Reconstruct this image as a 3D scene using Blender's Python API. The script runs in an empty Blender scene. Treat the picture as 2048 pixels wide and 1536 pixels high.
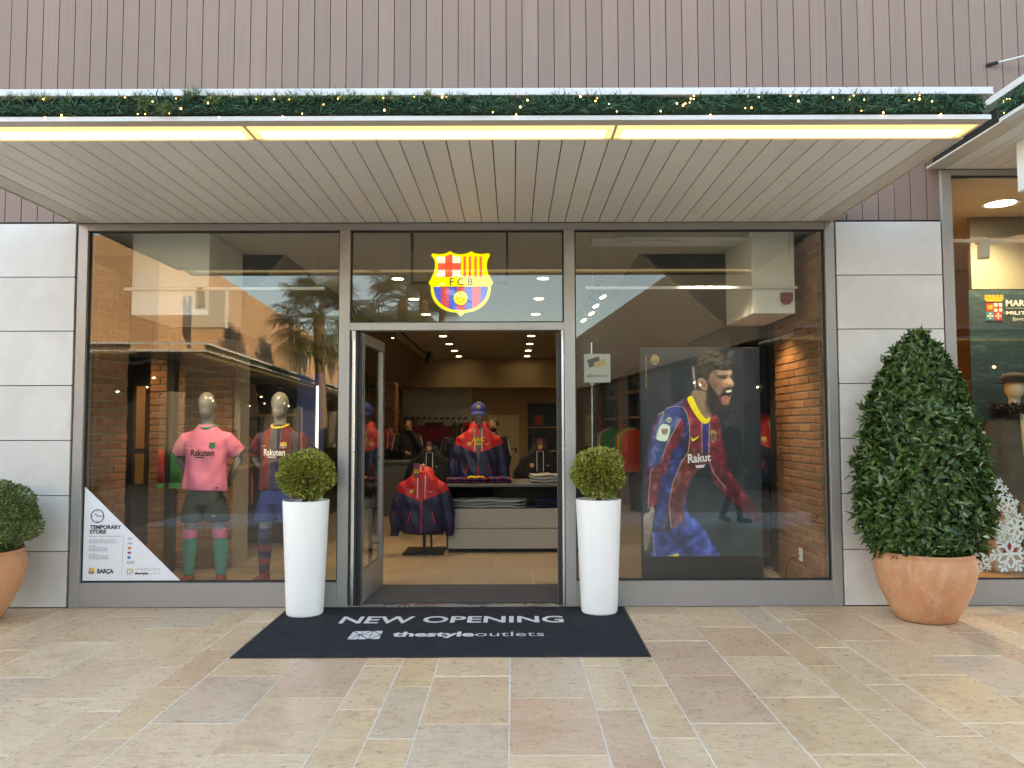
import bpy, bmesh, math, random
import numpy as np
from mathutils import Vector, Matrix
from mathutils.bvhtree import BVHTree
random.seed(7); RNG = np.random.default_rng(7)
R = math.radians
S = bpy.context.scene
COL = S.collection

# ------------------------------------------------------------------ camera, sky, sun, exposure
F, HC, DC = 1524.0, 1.55, 6.6            # focal length (px of a 2048 wide frame), eye height, distance to the shopfront
PITCH, ROLL = math.atan(82 / F), R(0.15)
cam_d = bpy.data.cameras.new('camera'); cam = bpy.data.objects.new('camera', cam_d); COL.objects.link(cam)
cam_d.sensor_width = 36; cam_d.lens = F / 2048 * 36; cam_d.shift_x = -2 / 2048; cam_d.clip_end = 2000; cam_d.clip_start = 0.05
fw = Vector((0, math.cos(PITCH), math.sin(PITCH)))
xr = Vector((math.cos(ROLL), 0, -math.sin(ROLL))); xr = (xr - fw * xr.dot(fw)).normalized(); up = xr.cross(fw)
cam.matrix_world = Matrix(((xr.x, up.x, -fw.x, 0), (xr.y, up.y, -fw.y, -DC), (xr.z, up.z, -fw.z, HC), (0, 0, 0, 1)))
S.camera = cam

SUN_TO = Vector((0.85, 0.40, 0.36)).normalized()
W = bpy.data.worlds.new('World'); S.world = W; W.use_nodes = True
nt = W.node_tree; nt.nodes.clear()
sky = nt.nodes.new('ShaderNodeTexSky'); sky.sky_type = 'NISHITA'; sky.sun_disc = False
sky.sun_elevation = math.asin(SUN_TO.z); sky.sun_rotation = math.atan2(SUN_TO.x, SUN_TO.y)
sky.air_density = 1.0; sky.dust_density = 0.25; sky.altitude = 900; sky.ozone_density = 1.0
bg = nt.nodes.new('ShaderNodeBackground'); bg.inputs['Strength'].default_value = 0.15
out = nt.nodes.new('ShaderNodeOutputWorld')
nt.links.new(sky.outputs[0], bg.inputs[0]); nt.links.new(bg.outputs[0], out.inputs[0])
sl = bpy.data.lights.new('sun', 'SUN'); sl.energy = 5.0; sl.angle = R(0.5); sl.color = (1, 0.86, 0.68)
sun = bpy.data.objects.new('sun', sl); COL.objects.link(sun)
sun.rotation_euler = (-SUN_TO).to_track_quat('-Z', 'Y').to_euler(); sun.location = (30, 5, 20)
S.view_settings.view_transform = 'Standard'; S.view_settings.look = 'None'
S.view_settings.exposure = 3.06; S.view_settings.gamma = 1.0; S.view_settings.use_curve_mapping = False
S.view_settings.use_white_balance = True; S.view_settings.white_balance_temperature = 9000; S.view_settings.white_balance_tint = 10
S.cycles.use_adaptive_sampling = True; S.cycles.adaptive_threshold = .02
S.cycles.use_denoising = True; S.cycles.max_bounces = 8; S.cycles.transparent_max_bounces = 16
S.cycles.diffuse_bounces = 3; S.cycles.glossy_bounces = 3; S.cycles.caustics_reflective = False; S.cycles.caustics_refractive = False
S.cycles.sample_clamp_indirect = 6.0

# ------------------------------------------------------------------ helpers
def ray(px, py):
    u, v = (px - 1026) / F, (768 - py) / F
    c, s = math.cos(ROLL), math.sin(ROLL)
    u, v = c * u - s * v, c * v - s * u
    return Vector((u, math.cos(PITCH) - v * math.sin(PITCH), math.sin(PITCH) + v * math.cos(PITCH)))
def at(px, py, Y):                       # where the sight line meets the upright plane at depth Y
    r = ray(px, py); t = (Y + DC) / r.y
    return Vector((r.x * t, Y, HC + r.z * t))
def gnd(px, py, z=0.0):                  # where it meets the level plane at height z
    r = ray(px, py); t = (z - HC) / r.z
    return Vector((r.x * t, -DC + r.y * t, z))

class MB:
    def __init__(s): s.v, s.f, s.m = [], [], []
    def add(s, vs, fs, mi=0):
        o = len(s.v); s.v.extend([tuple(p) for p in vs]); s.f.extend([tuple(i + o for i in f) for f in fs]); s.m.extend([mi] * len(fs)); return s
    def box(s, x0, x1, y0, y1, z0, z1, mi=0, bev=0.0):
        if bev > 0:
            b = bev; vs = []; idx = {}
            bm = bmesh.new(); bmesh.ops.create_cube(bm, size=1)
            for v in bm.verts: v.co = Vector(((x0 + x1) / 2 + v.co.x * (x1 - x0), (y0 + y1) / 2 + v.co.y * (y1 - y0), (z0 + z1) / 2 + v.co.z * (z1 - z0)))
            bmesh.ops.bevel(bm, geom=bm.edges[:], offset=b, segments=1, affect='EDGES', profile=0.5)
            bm.verts.index_update(); s.add([v.co[:] for v in bm.verts], [[v.index for v in f.verts] for f in bm.faces], mi); bm.free(); return s
        return s.add([(x0, y0, z0), (x1, y0, z0), (x1, y1, z0), (x0, y1, z0), (x0, y0, z1), (x1, y0, z1), (x1, y1, z1), (x0, y1, z1)],
                     [(0, 3, 2, 1), (4, 5, 6, 7), (0, 1, 5, 4), (1, 2, 6, 5), (2, 3, 7, 6), (3, 0, 4, 7)], mi)
    def loft(s, rings, mi=0, cap=True):
        n = len(rings[0]); vs = [p for r in rings for p in r]; fs = []
        for k in range(len(rings) - 1):
            for i in range(n):
                j = (i + 1) % n; fs.append((k * n + i, k * n + j, (k + 1) * n + j, (k + 1) * n + i))
        if cap: fs.append(tuple(range(n))[::-1]); fs.append(tuple((len(rings) - 1) * n + i for i in range(n)))
        return s.add(vs, fs, mi)
    def lathe(s, prof, n=40, c=(0, 0, 0), mi=0, cap=True):
        return s.loft([[(c[0] + r * math.cos(a), c[1] + r * math.sin(a), c[2] + z) for a in [2 * math.pi * i / n for i in range(n)]] for r, z in prof], mi, cap)
    def tube(s, pts, r, n=8, mi=0):
        pts = [Vector(p) for p in pts]; rs = r if isinstance(r, (list, tuple)) else [r] * len(pts); rings = []; ref = None
        for i, p in enumerate(pts):
            d = (pts[min(i + 1, len(pts) - 1)] - pts[max(i - 1, 0)]).normalized()
            a = Vector((0, 0, 1)) if abs(d.z) < .9 else Vector((1, 0, 0))
            if ref is not None and (ref - d * ref.dot(d)).length > .2: a = ref
            u = (a - d * a.dot(d)).normalized(); ref = u; w = d.cross(u)
            rings.append([p + u * rs[i] * math.cos(t) + w * rs[i] * math.sin(t) for t in [2 * math.pi * k / n for k in range(n)]])
        return s.loft(rings, mi)
    def capsule(s, p0, p1, r0, r1, n=14, mi=0, sq=None):
        p0, p1 = Vector(p0), Vector(p1); d = (p1 - p0); L = d.length; d = d / L if L > 1e-6 else Vector((0, 0, 1))
        pts, rs = [], []
        for a in (-.98, -.8, -.5, 0): pts.append(p0 + d * r0 * a); rs.append(r0 * math.sqrt(1 - a * a))
        for a in (0, .5, .8, .98): pts.append(p1 + d * r1 * a); rs.append(r1 * math.sqrt(1 - a * a))
        return s.tube(pts, rs, n, mi)
    def ell(s, c, r, n=16, mi=0):
        rings = []
        for k in range(n + 1):
            t = -math.pi / 2 + math.pi * (0.02 + .96 * k / n)
            rings.append([(c[0] + r[0] * math.cos(t) * math.cos(a), c[1] + r[1] * math.cos(t) * math.sin(a), c[2] + r[2] * math.sin(t)) for a in [2 * math.pi * i / n for i in range(n)]])
        return s.loft(rings, mi)
    def poly(s, pts, y, mi=0, th=0.0):       # flat outline in x,z facing -y
        n = len(pts); A = sum(pts[i][0] * pts[(i + 1) % n][1] - pts[(i + 1) % n][0] * pts[i][1] for i in range(n))
        if A < 0: pts = pts[::-1]
        if th <= 0: return s.add([(x, y, z) for x, z in pts], [tuple(range(n))], mi)
        vs = [(x, y, z) for x, z in pts] + [(x, y + th, z) for x, z in pts]
        return s.add(vs, [tuple(range(n)), tuple(range(2 * n - 1, n - 1, -1))] + [(i, n + i, n + (i + 1) % n, (i + 1) % n) for i in range(n)], mi)
    def mesh(s, name, smooth=False):
        me = bpy.data.meshes.new(name); me.from_pydata(s.v, [], s.f); me.polygons.foreach_set('material_index', s.m)
        if smooth: me.polygons.foreach_set('use_smooth', [True] * len(s.f))
        me.update(); return me

def tag(o, label=None, cat=None, group=None, kind=None):
    if label: o['label'] = label
    if cat: o['category'] = cat
    if group: o['group'] = group
    if kind: o['kind'] = kind
    return o
def obj(name, mb, mats, parent=None, label=None, cat=None, group=None, kind=None, smooth=False, loc=None, rot=None, auto=None):
    me = mb.mesh(name, smooth) if isinstance(mb, MB) else mb
    for m in (mats if isinstance(mats, (list, tuple)) else [mats]):
        if m is not None: me.materials.append(m)
    o = bpy.data.objects.new(name, me); COL.objects.link(o)
    if auto is not None:
        me.polygons.foreach_set('use_smooth', [True] * len(me.polygons))
        try: me.set_sharp_from_angle(angle=R(auto))
        except Exception: pass
    if parent: o.parent = parent
    if loc: o.location = loc
    if rot: o.rotation_euler = rot
    return tag(o, label, cat, group, kind)
def thing(name, label, cat, loc=(0, 0, 0), rz=0, group=None, kind=None):
    o = bpy.data.objects.new(name, None); COL.objects.link(o); o.location = loc; o.rotation_euler = (0, 0, rz); o.empty_display_size = .1
    return tag(o, label, cat, group, kind)
def inst(src, parent, loc, rot=None, scale=None):      # a piece that shares its mesh
    o = src.copy(); COL.objects.link(o); o.parent = parent; o.location = loc
    if rot is not None: o.rotation_euler = rot
    if scale is not None: o.scale = scale
    return o
def copy_tree(o, parent=None):
    c = o.copy(); COL.objects.link(c); c.parent = parent
    for ch in list(o.children): copy_tree(ch, c)
    return c
def remesh(mb, voxel, smooth=3, factor=.5, name='body'):
    me = mb.mesh('tmp'); t = bpy.data.objects.new('tmp', me); COL.objects.link(t)
    m = t.modifiers.new('r', 'REMESH'); m.mode = 'VOXEL'; m.voxel_size = voxel
    if smooth: k = t.modifiers.new('s', 'SMOOTH'); k.iterations = smooth; k.factor = factor
    dg = bpy.context.evaluated_depsgraph_get(); r = bpy.data.meshes.new_from_object(t.evaluated_get(dg)); r.name = name
    bpy.data.objects.remove(t); bpy.data.meshes.remove(me)
    r.materials.clear(); r.polygons.foreach_set('use_smooth', [True] * len(r.polygons)); return r
def text_mb(body, size, bold=0.0, sx=1.0, align='LEFT', spacing=1.0, shear=0.0, mi=0, th=0.0):
    """lettering as an MB lying in x,z and facing -y, baseline at z = 0"""
    c = bpy.data.curves.new('t', 'FONT'); c.body = body; c.size = size; c.align_x = align; c.offset = bold; c.space_character = spacing; c.shear = shear
    c.resolution_u = 3; c.extrude = th
    t = bpy.data.objects.new('t', c); COL.objects.link(t); dg = bpy.context.evaluated_depsgraph_get()
    me = bpy.data.meshes.new_from_object(t.evaluated_get(dg)); bpy.data.objects.remove(t); bpy.data.curves.remove(c)
    mb = MB(); mb.add([(v.co.x * sx, -v.co.z, v.co.y) for v in me.vertices], [tuple(p.vertices) for p in me.polygons], mi); bpy.data.meshes.remove(me)
    return mb
def put(dst, src, dx=0, dy=0, dz=0, rot=0.0, mi=None):      # shift (and turn in x,z) one MB into another
    c, s = math.cos(rot), math.sin(rot); o = len(dst.v)
    dst.v.extend([(dx + x * c - z * s, dy + y, dz + x * s + z * c) for x, y, z in src.v])
    dst.f.extend([tuple(i + o for i in f) for f in src.f]); dst.m.extend(src.m if mi is None else [mi] * len(src.f)); return dst
def width(mb): xs = [v[0] for v in mb.v]; return min(xs), max(xs)
def fit(mb, x0, x1, z=None):                                # stretch an MB in x to x0..x1
    a, b = width(mb); k = (x1 - x0) / (b - a); mb.v = [(x0 + (x - a) * k, y, zz) for x, y, zz in mb.v]; return mb
def sring(cx, cy, z, rx, ry, n=28, p=2.3):
    r = []
    for i in range(n):
        a = 2 * math.pi * i / n; c, s = math.cos(a), math.sin(a)
        r.append((cx + rx * math.copysign(abs(c) ** (2 / p), c), cy + ry * math.copysign(abs(s) ** (2 / p), s), z))
    return r

# ------------------------------------------------------------------ materials
class NT:
    def __init__(s, name):
        s.mat = bpy.data.materials.new(name); s.mat.use_nodes = True; s.t = s.mat.node_tree; s.t.nodes.clear()
        s.out = s.t.nodes.new('ShaderNodeOutputMaterial')
    def n(s, typ, ins=None, **kw):
        k = s.t.nodes.new('ShaderNode' + typ)
        for a, b in kw.items(): setattr(k, a, b)
        for a, b in (ins or {}).items():
            if isinstance(b, bpy.types.NodeSocket): s.t.links.new(b, k.inputs[a])
            else: k.inputs[a].default_value = b
        return k
    def mix(s, fac, a, b, blend='MIX'):
        k = s.t.nodes.new('ShaderNodeMix'); k.data_type = 'RGBA'; k.blend_type = blend
        for i, v in ((0, fac), (6, a), (7, b)):
            if isinstance(v, bpy.types.NodeSocket): s.t.links.new(v, k.inputs[i])
            else: k.inputs[i].default_value = v if i == 0 or len(v) == 4 else (*v, 1)
        return k.outputs[2]
    def math(s, op, a, b=0.0, c=0.0):
        k = s.t.nodes.new('ShaderNodeMath'); k.operation = op
        for i, v in ((0, a), (1, b), (2, c)):
            if isinstance(v, bpy.types.NodeSocket): s.t.links.new(v, k.inputs[i])
            else: k.inputs[i].default_value = v
        return k.outputs[0]
    def coords(s, scale=(1, 1, 1), rnd=True):
        tc = s.n('TexCoord'); v = tc.outputs['Object']
        if rnd:
            oi = s.n('ObjectInfo'); sc = s.n('VectorMath', operation='SCALE'); sc.inputs[0].default_value = (37, 53, 71); s.t.links.new(oi.outputs['Random'], sc.inputs['Scale'])
            ad = s.n('VectorMath', operation='ADD'); s.t.links.new(v, ad.inputs[0]); s.t.links.new(sc.outputs[0], ad.inputs[1]); v = ad.outputs[0]
        mp = s.n('Mapping'); s.t.links.new(v, mp.inputs[0]); mp.inputs['Scale'].default_value = scale
        return mp.outputs[0]
    def noise(s, vec, scale, detail=4, rough=.55, dist=0):
        return s.n('TexNoise', {'Vector': vec, 'Scale': scale, 'Detail': detail, 'Roughness': rough, 'Distortion': dist}).outputs['Fac']
    def ramp(s, fac, stops, interp='LINEAR'):
        k = s.n('ValToRGB', {'Fac': fac}); cr = k.color_ramp; cr.interpolation = interp
        while len(cr.elements) < len(stops): cr.elements.new(.5)
        for e, (p, c) in zip(cr.elements, stops): e.position = p; e.color = (*c, 1) if len(c) == 3 else c
        return k.outputs[0]
    def rng(s, v, a, b, c, d):
        return s.n('MapRange', {'Value': v, 'From Min': a, 'From Max': b, 'To Min': c, 'To Max': d}).outputs[0]
    def bsdf(s, **kw):
        k = s.n('BsdfPrincipled'); names = {'col': 'Base Color', 'rough': 'Roughness', 'metal': 'Metallic', 'nor': 'Normal', 'spec': 'Specular IOR Level', 'emis': 'Emission Color', 'es': 'Emission Strength', 'coat': 'Coat Weight', 'sss': 'Subsurface Weight', 'sheen': 'Sheen Weight', 'alpha': 'Alpha'}
        for a, b in kw.items():
            i = k.inputs[names[a]]
            if isinstance(b, bpy.types.NodeSocket): s.t.links.new(b, i)
            else: i.default_value = (*b, 1) if isinstance(b, (tuple, list)) and len(b) == 3 else b
        s.t.links.new(k.outputs[0], s.out.inputs[0]); return k
    def bump(s, h, strength=.3, dist=.01):
        return s.n('Bump', {'Height': h, 'Strength': strength, 'Distance': dist}).outputs[0]
def sc3(c, k): return tuple(min(1, x * k) for x in c)
def M(name, col, rough=.6, metal=0.0, var=.12, scale=5, bump=0.0, bscale=80, bdist=.004, rnd=0.0, stretch=(1, 1, 1), spec=.5, coat=0.0, sheen=0.0, rvar=.08):
    t = NT(name); v = t.coords(stretch); n1 = t.noise(v, scale)
    c = t.mix(n1, sc3(col, 1 - var), sc3(col, 1 + var))
    if rnd:
        oi = t.n('ObjectInfo'); k = t.rng(oi.outputs['Random'], 0, 1, 1 - rnd, 1 + rnd); c = t.mix(1.0, c, t.n('CombineColor', {0: k, 1: k, 2: k}).outputs[0], 'MULTIPLY')
    kw = dict(col=c, rough=t.rng(n1, .3, .7, max(.02, rough - rvar), min(1, rough + rvar)), metal=metal, spec=spec, coat=coat, sheen=sheen)
    if bump: kw['nor'] = t.bump(t.noise(v, bscale, 3), bump, bdist)
    t.bsdf(**kw); return t.mat
def emissive(name, col, strength, sample=True, base=(.8, .8, .8)):
    t = NT(name); t.bsdf(col=base, rough=.5, emis=col, es=strength)
    if not sample: t.mat.cycles.emission_sampling = 'NONE'
    return t.mat

def m_plank():
    t = NT('composite_plank'); v = t.coords((1, 1, 1)); st = t.coords((90, 90, .6))
    a = t.noise(st, 1.0, 3); b = t.noise(v, 1.3, 3)
    c = t.ramp(t.math('ADD', t.math('MULTIPLY', a, .5), t.math('MULTIPLY', b, .5)), [(.3, (.190, .125, .103)), (.5, (.216, .144, .120)), (.72, (.24, .165, .140))])
    oi = t.n('ObjectInfo'); k = t.rng(oi.outputs['Random'], 0, 1, .94, 1.06); c = t.mix(1.0, c, t.n('CombineColor', {0: k, 1: k, 2: k}).outputs[0], 'MULTIPLY')
    t.bsdf(col=c, rough=t.rng(b, .3, .7, .5, .62), nor=t.bump(a, .25, .002), spec=.4); return t.mat
def m_soffit():
    t = NT('soffit_board'); v = t.coords((1, 1, 1)); st = t.coords((80, .5, 80)); a = t.noise(st, 1.0, 3); b = t.noise(v, 1.6, 3)
    c = t.ramp(t.math('ADD', t.math('MULTIPLY', a, .3), t.math('MULTIPLY', b, .7)), [(.3, (.78, .755, .71)), (.7, (.82, .80, .76))])
    oi = t.n('ObjectInfo'); k = t.rng(oi.outputs['Random'], 0, 1, .965, 1.035); c = t.mix(1.0, c, t.n('CombineColor', {0: k, 1: k, 2: k}).outputs[0], 'MULTIPLY')
    t.bsdf(col=c, rough=.5, nor=t.bump(a, .12, .002), spec=.4); return t.mat
def m_slab():
    t = NT('sandstone_slab'); v = t.coords((1, 1, 1)); oi = t.n('ObjectInfo')
    tint = t.ramp(oi.outputs['Random'], [(0, (.68, .495, .33)), (.14, (.62, .42, .295)), (.28, (.72, .535, .36)), (.42, (.64, .43, .275)), (.55, (.69, .50, .315)), (.68, (.62, .485, .365)), (.76, (.67, .475, .29)), (.88, (.73, .55, .38))], 'CONSTANT')
    big = t.noise(v, 2.6, 5, .62, .8); mid = t.noise(v, 22, 5, .68, .5); fine = t.noise(v, 75, 3, .6)
    lay = t.noise(t.coords((5, 22, 1)), 2.2, 5, .65, .9)
    c = t.mix(1.0, tint, t.ramp(big, [(.26, (.78, .69, .62)), (.5, (1, .965, .915)), (.74, (1.0, .975, .90))]), 'MULTIPLY')
    c = t.mix(t.rng(lay, .50, .66, 0, .62), c, (.40, .245, .165)); c = t.mix(t.rng(lay, .28, .42, .45, 0), c, (.68, .60, .48)); c = t.mix(t.rng(mid, .54, .68, 0, .45), c, (.66, .57, .45)); c = t.mix(t.rng(mid, .30, .42, .3, 0), c, (.38, .255, .175))
    c = t.mix(t.rng(fine, .58, .70, 0, .34), c, (.27, .175, .12)); c = t.mix(t.rng(fine, .28, .40, .35, 0), c, (.72, .63, .52))
    sp = t.noise(v, 42, 2, .5); c = t.mix(t.rng(sp, .72, .76, 0, .5), c, (.72, .66, .56))
    st = t.noise(t.coords((1, 1, 1)), 5.5, 6, .75); c = t.mix(t.rng(st, .60, .70, 0, .3), c, (.22, .17, .13))
    h = t.math('ADD', t.math('MULTIPLY', mid, .8), t.math('MULTIPLY', fine, .35))
    t.bsdf(col=c, rough=t.rng(mid, .3, .7, .22, .44), nor=t.bump(h, .34, .005), spec=.55); return t.mat
def m_stone():
    t = NT('limestone_panel'); v = t.coords((1, 1, 1)); big = t.noise(v, 2.4, 5, .6, .8); mid = t.noise(v, 9, 5, .6, .5); fine = t.noise(v, 160, 2)
    c = t.ramp(big, [(.25, (.52, .495, .465)), (.5, (.575, .55, .525)), (.75, (.63, .61, .585))])
    c = t.mix(t.rng(mid, .55, .72, 0, .22), c, (.55, .49, .43)); c = t.mix(t.rng(fine, .62, .72, 0, .12), c, (.35, .31, .27))
    ve = t.noise(t.coords((3, 3, .35)), 3, 4, .7); c = t.mix(t.rng(ve, .58, .72, 0, .14), c, (.47, .42, .37))
    oi = t.n('ObjectInfo'); k = t.rng(oi.outputs['Random'], 0, 1, .955, 1.03); c = t.mix(1.0, c, t.n('CombineColor', {0: k, 1: k, 2: k}).outputs[0], 'MULTIPLY')
    t.bsdf(col=c, rough=t.rng(mid, .3, .7, .42, .6), nor=t.bump(mid, .06, .004)); return t.mat
def m_brick():
    t = NT('clay_brick'); v = t.coords((1, 1, 1)); oi = t.n('ObjectInfo')
    c = t.ramp(oi.outputs['Random'], [(0, (.30, .135, .065)), (.25, (.36, .165, .08)), (.5, (.26, .115, .06)), (.75, (.40, .195, .10)), (1, (.32, .14, .075))])
    n = t.noise(v, 18, 5, .65); f = t.noise(v, 90, 3); c = t.mix(t.rng(n, .35, .75, 0, .45), c, (.20, .09, .05)); c = t.mix(t.rng(f, .58, .72, 0, .3), c, (.5, .33, .22))
    t.bsdf(col=c, rough=.85, nor=t.bump(t.math('ADD', n, t.math('MULTIPLY', f, .5)), .5, .006)); return t.mat
def m_glass(name, ior=1.62, tint=(.93, .955, .935)):
    t = NT(name); g = t.n('NewGeometry'); i = t.n('Mix', data_type='FLOAT')
    t.t.links.new(g.outputs['Backfacing'], i.inputs[0]); i.inputs[2].default_value = ior; i.inputs[3].default_value = 1 / ior
    fr = t.n('Fresnel', {'IOR': i.outputs[0]}); tr = t.n('BsdfTransparent', {'Color': (*tint, 1)}); gl = t.n('BsdfGlossy', {'Color': (1, 1, 1, 1), 'Roughness': 0.0})
    mx = t.n('MixShader', {0: fr.outputs[0], 1: tr.outputs[0], 2: gl.outputs[0]}); t.t.links.new(mx.outputs[0], t.out.inputs[0]); return t.mat
def m_leaf(name, c0, c1, rough=.35, trans=.12):
    t = NT(name); g = t.n('NewGeometry'); n = g.outputs['Random Per Island']
    c = t.ramp(n, [(0, c0), (.8, c1), (1, sc3(c1, 1.25))]); b = t.bsdf(col=c, rough=rough, spec=.5)
    tl = t.n('BsdfTranslucent', {'Color': c}); mx = t.n('MixShader', {0: trans, 1: b.outputs[0], 2: tl.outputs[0]}); t.t.links.new(mx.outputs[0], t.out.inputs[0]); return t.mat
def m_cladfar(name='far_cladding', ca=(.46, .28, .16), cb=(.55, .345, .205)):
    t = NT(name); tc = t.n('TexCoord'); sp = t.n('SeparateXYZ', {0: tc.outputs['Object']})
    s = t.math('ADD', sp.outputs[0], sp.outputs[1]); fr = t.math('FRACT', t.math('DIVIDE', s, .1427)); gap = t.math('LESS_THAN', fr, .06)
    n = t.noise(tc.outputs['Object'], 1.2, 3); c = t.mix(n, ca, cb); c = t.mix(gap, c, (.06, .04, .03)); t.bsdf(col=c, rough=.6); return t.mat

MAT = dict(
    plank=m_plank(), soffit=m_soffit(), slab=m_slab(), stone=m_stone(), brick=m_brick(), glass=m_glass('window_glass', 1.48), cladfar=m_cladfar(), cladnear=m_cladfar('beside_cladding', (.195, .13, .108), (.235, .16, .135)),
    frame=M('grey_metal_frame', (.33, .315, .30), .38, .3, .05, 2, .03, 300), dark=M('black_gap', (.012, .012, .013), .7, var=.2),
    gasket=M('black_rubber', (.015, .015, .016), .55), white_metal=M('white_painted_steel', (.60, .61, .625), .32, 0, .04, 3),
    lip=M('beige_painted_steel', (.60, .53, .45), .42, .0, .05, 3), alu=M('brushed_aluminium', (.55, .56, .58), .28, .85, .06, 4, .05, 200),
    grout=M('pale_grout', (.70, .66, .60), .9, 0, .25, 14, .3, 60), black_metal=M('black_metal', (.02, .02, .022), .42, .3),
    white=M('matt_white_paint', (.78, .77, .75), .7, 0, .03, 2), planter=M('white_resin', (.86, .86, .865), .42, 0, .025, 7, .03, 40),
    mortar=M('grey_mortar', (.33, .28, .23), .95, 0, .2, 20, .5, 60), tanfloor=M('tan_stone_tile', (.36, .285, .20), .38, 0, .12, 3, .05, 40, rnd=.07),
    tan=M('tan_wall_paint', (.42, .31, .19), .8, 0, .05, 2), cream=M('cream_door_paint', (.62, .50, .31), .6, 0, .03, 2), wood=M('warm_wood', (.36, .19, .085), .5, 0, .2, 3, .1, 60, stretch=(1, 1, .12)),
    darkwall=M('dark_wall_panel', (.045, .042, .042), .6), greybox=M('grey_laminate', (.36, .335, .285), .5, 0, .05, 3), concrete=M('grey_concrete', (.30, .29, .27), .85, 0, .15, 3, .1, 30),
    strap=M('steel_hook', (.6, .6, .6), .25, .9), soil=M('dark_soil', (.05, .035, .025), .95, 0, .3, 30, .5, 80),
)
# ------------------------------------------------------------------ ground and pavement
g = NT('far_paving'); v = g.coords((1, 1, 1), False); n1 = g.noise(v, .8, 5); n2 = g.noise(v, 11, 4)
c = g.ramp(n1, [(.3, (.31, .235, .165)), (.7, (.37, .29, .205))]); c = g.mix(g.rng(n2, .5, .7, 0, .3), c, (.26, .19, .13))
br = g.n('TexBrick', {'Vector': v, 'Color1': (1, 1, 1, 1), 'Color2': (.85, .83, .8, 1), 'Mortar': (.9, .88, .85, 1), 'Scale': 1.0, 'Mortar Size': .006, 'Brick Width': .75, 'Row Height': .47})
c = g.mix(1.0, c, br.outputs['Color'], 'MULTIPLY'); g.bsdf(col=c, rough=.5, nor=g.bump(n2, .2, .005)); MAT['farpave'] = g.mat
obj('ground', MB().box(-300, 300, -300, 300, -.4, -.0045), MAT['farpave'], kind='structure')
pave = obj('pavement', MB().box(-5.75, 5.75, -6.9, -.004, -.033, -.0028), MAT['grout'], kind='structure')
PER, X0, LEN = 1.413, -.495, .756
protos = {}
for wname, wd in (('w', .4715), ('n', .235)):
    for q in range(3):
        mb = MB(); hw, hl, gp = wd / 2 - .0036, LEN / 2 - .0036, .004
        bm = bmesh.new(); bmesh.ops.create_cube(bm, size=1)
        for vv in bm.verts: vv.co = Vector((vv.co.x * 2 * hw + random.uniform(-.0012, .0012), vv.co.y * 2 * hl + random.uniform(-.0012, .0012), -.017 + vv.co.z * .034))
        bmesh.ops.bevel(bm, geom=[e for e in bm.edges if all(x.co.z > -.01 for x in e.verts)], offset=.002, segments=1, affect='EDGES')
        bm.verts.index_update(); mb.add([x.co[:] for x in bm.verts], [[x.index for x in f.verts] for f in bm.faces]); bm.free()
        me = mb.mesh('slab'); me.materials.append(MAT['slab']); protos[(wname, q)] = me
def slab_col(xc, kind, yoff):
    k0 = math.floor((-6.6 - yoff) / LEN)
    for k in range(k0, 3 + int(abs(yoff) / LEN)):
        y0 = yoff + k * LEN; y1 = y0 + LEN
        if y0 < -5.5 or y0 > -.02: continue
        o = bpy.data.objects.new('slab', protos[(kind, random.randrange(3))]); COL.objects.link(o); o.parent = pave
        yc = (y0 + y1) / 2; sy = 1.0
        if y1 > -.01: y1 = -.008; yc = (y0 + y1) / 2; sy = (y1 - y0) / LEN
        o.location = (xc, yc, random.uniform(-.0015, .0008)); o.scale = (1, sy, 1)
        o.rotation_euler = (random.uniform(-.0012, .0012), random.uniform(-.0015, .0015), 0)
for k in range(-4, 4):
    b = X0 + k * PER
    for kind, off, w, yo in (('w', 0, .4715, -1.79), ('w', .4715, .4715, -2.165), ('n', .943, .235, -1.6), ('n', 1.178, .235, -1.975)):
        xc = b + off + w / 2
        if -5.5 < xc < 5.5: slab_col(xc, kind, yo + random.uniform(-.012, .012))

# ------------------------------------------------------------------ the building: cladding, stone piers, shell
PS, PX = .1427, -1.48
bld = thing('retail_building', 'long two storey retail building clad in brown vertical planks', 'building')
obj('wall', MB().box(-16, 3.765, .055, .3, 3.36, 3.81).box(-16, 5.3, .055, .3, 3.8105, 7.2).box(-16, -3.83, .05, .3, 0, 3.36), MAT['dark'], bld)
for q_ in ((-16, -5.35, .02, .054, 3.36, 7.2), (5.32, 20, .02, .3, 0, 7.2), (-16, -5.75, .02, .049, 0, 3.359)): obj('cladding', MB().box(*q_), MAT['cladnear'], bld)
obj('roof', MB().box(-16, 20, 0, 16, 7.2, 7.4), MAT['concrete'], bld)
obj('rear_wall', MB().box(-16, 20, 15.6, 16, 0, 7.2).box(-16, -15.8, .3, 15.6, 0, 7.2).box(19.8, 20, .3, 15.6, 0, 7.2), MAT['concrete'], bld)
pm = MB().box(-PS / 2 + .0033, PS / 2 - .0033, .028, .052, 3.345, 7.19, bev=.0015).mesh('plank'); pm.materials.append(MAT['plank'])
pm2 = MB().box(-PS / 2 + .0033, PS / 2 - .0033, .028, .052, 3.815, 7.19, bev=.0015).mesh('plank'); pm2.materials.append(MAT['plank'])
for k in range(-27, 48):
    o = bpy.data.objects.new('plank', pm if PX + (k + .5) * PS < 3.77 else pm2); COL.objects.link(o); o.parent = bld; o.location = (PX + (k + .5) * PS, random.uniform(-.0012, .0012), 0)
JZ = [0.004 + .4745 * i for i in range(8)]
sm = {}
def stone_panels(x0, x1, name):
    for i in range(7):
        mb = MB().box(x0, x1, -.004, .035, JZ[i] + .003, JZ[i + 1] - .004, bev=.0015)
        obj('stone_panel', mb, MAT['stone'], bld)
stone_panels(-5.72, -3.826, 'l'); stone_panels(2.832, 3.752, 'r')
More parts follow.
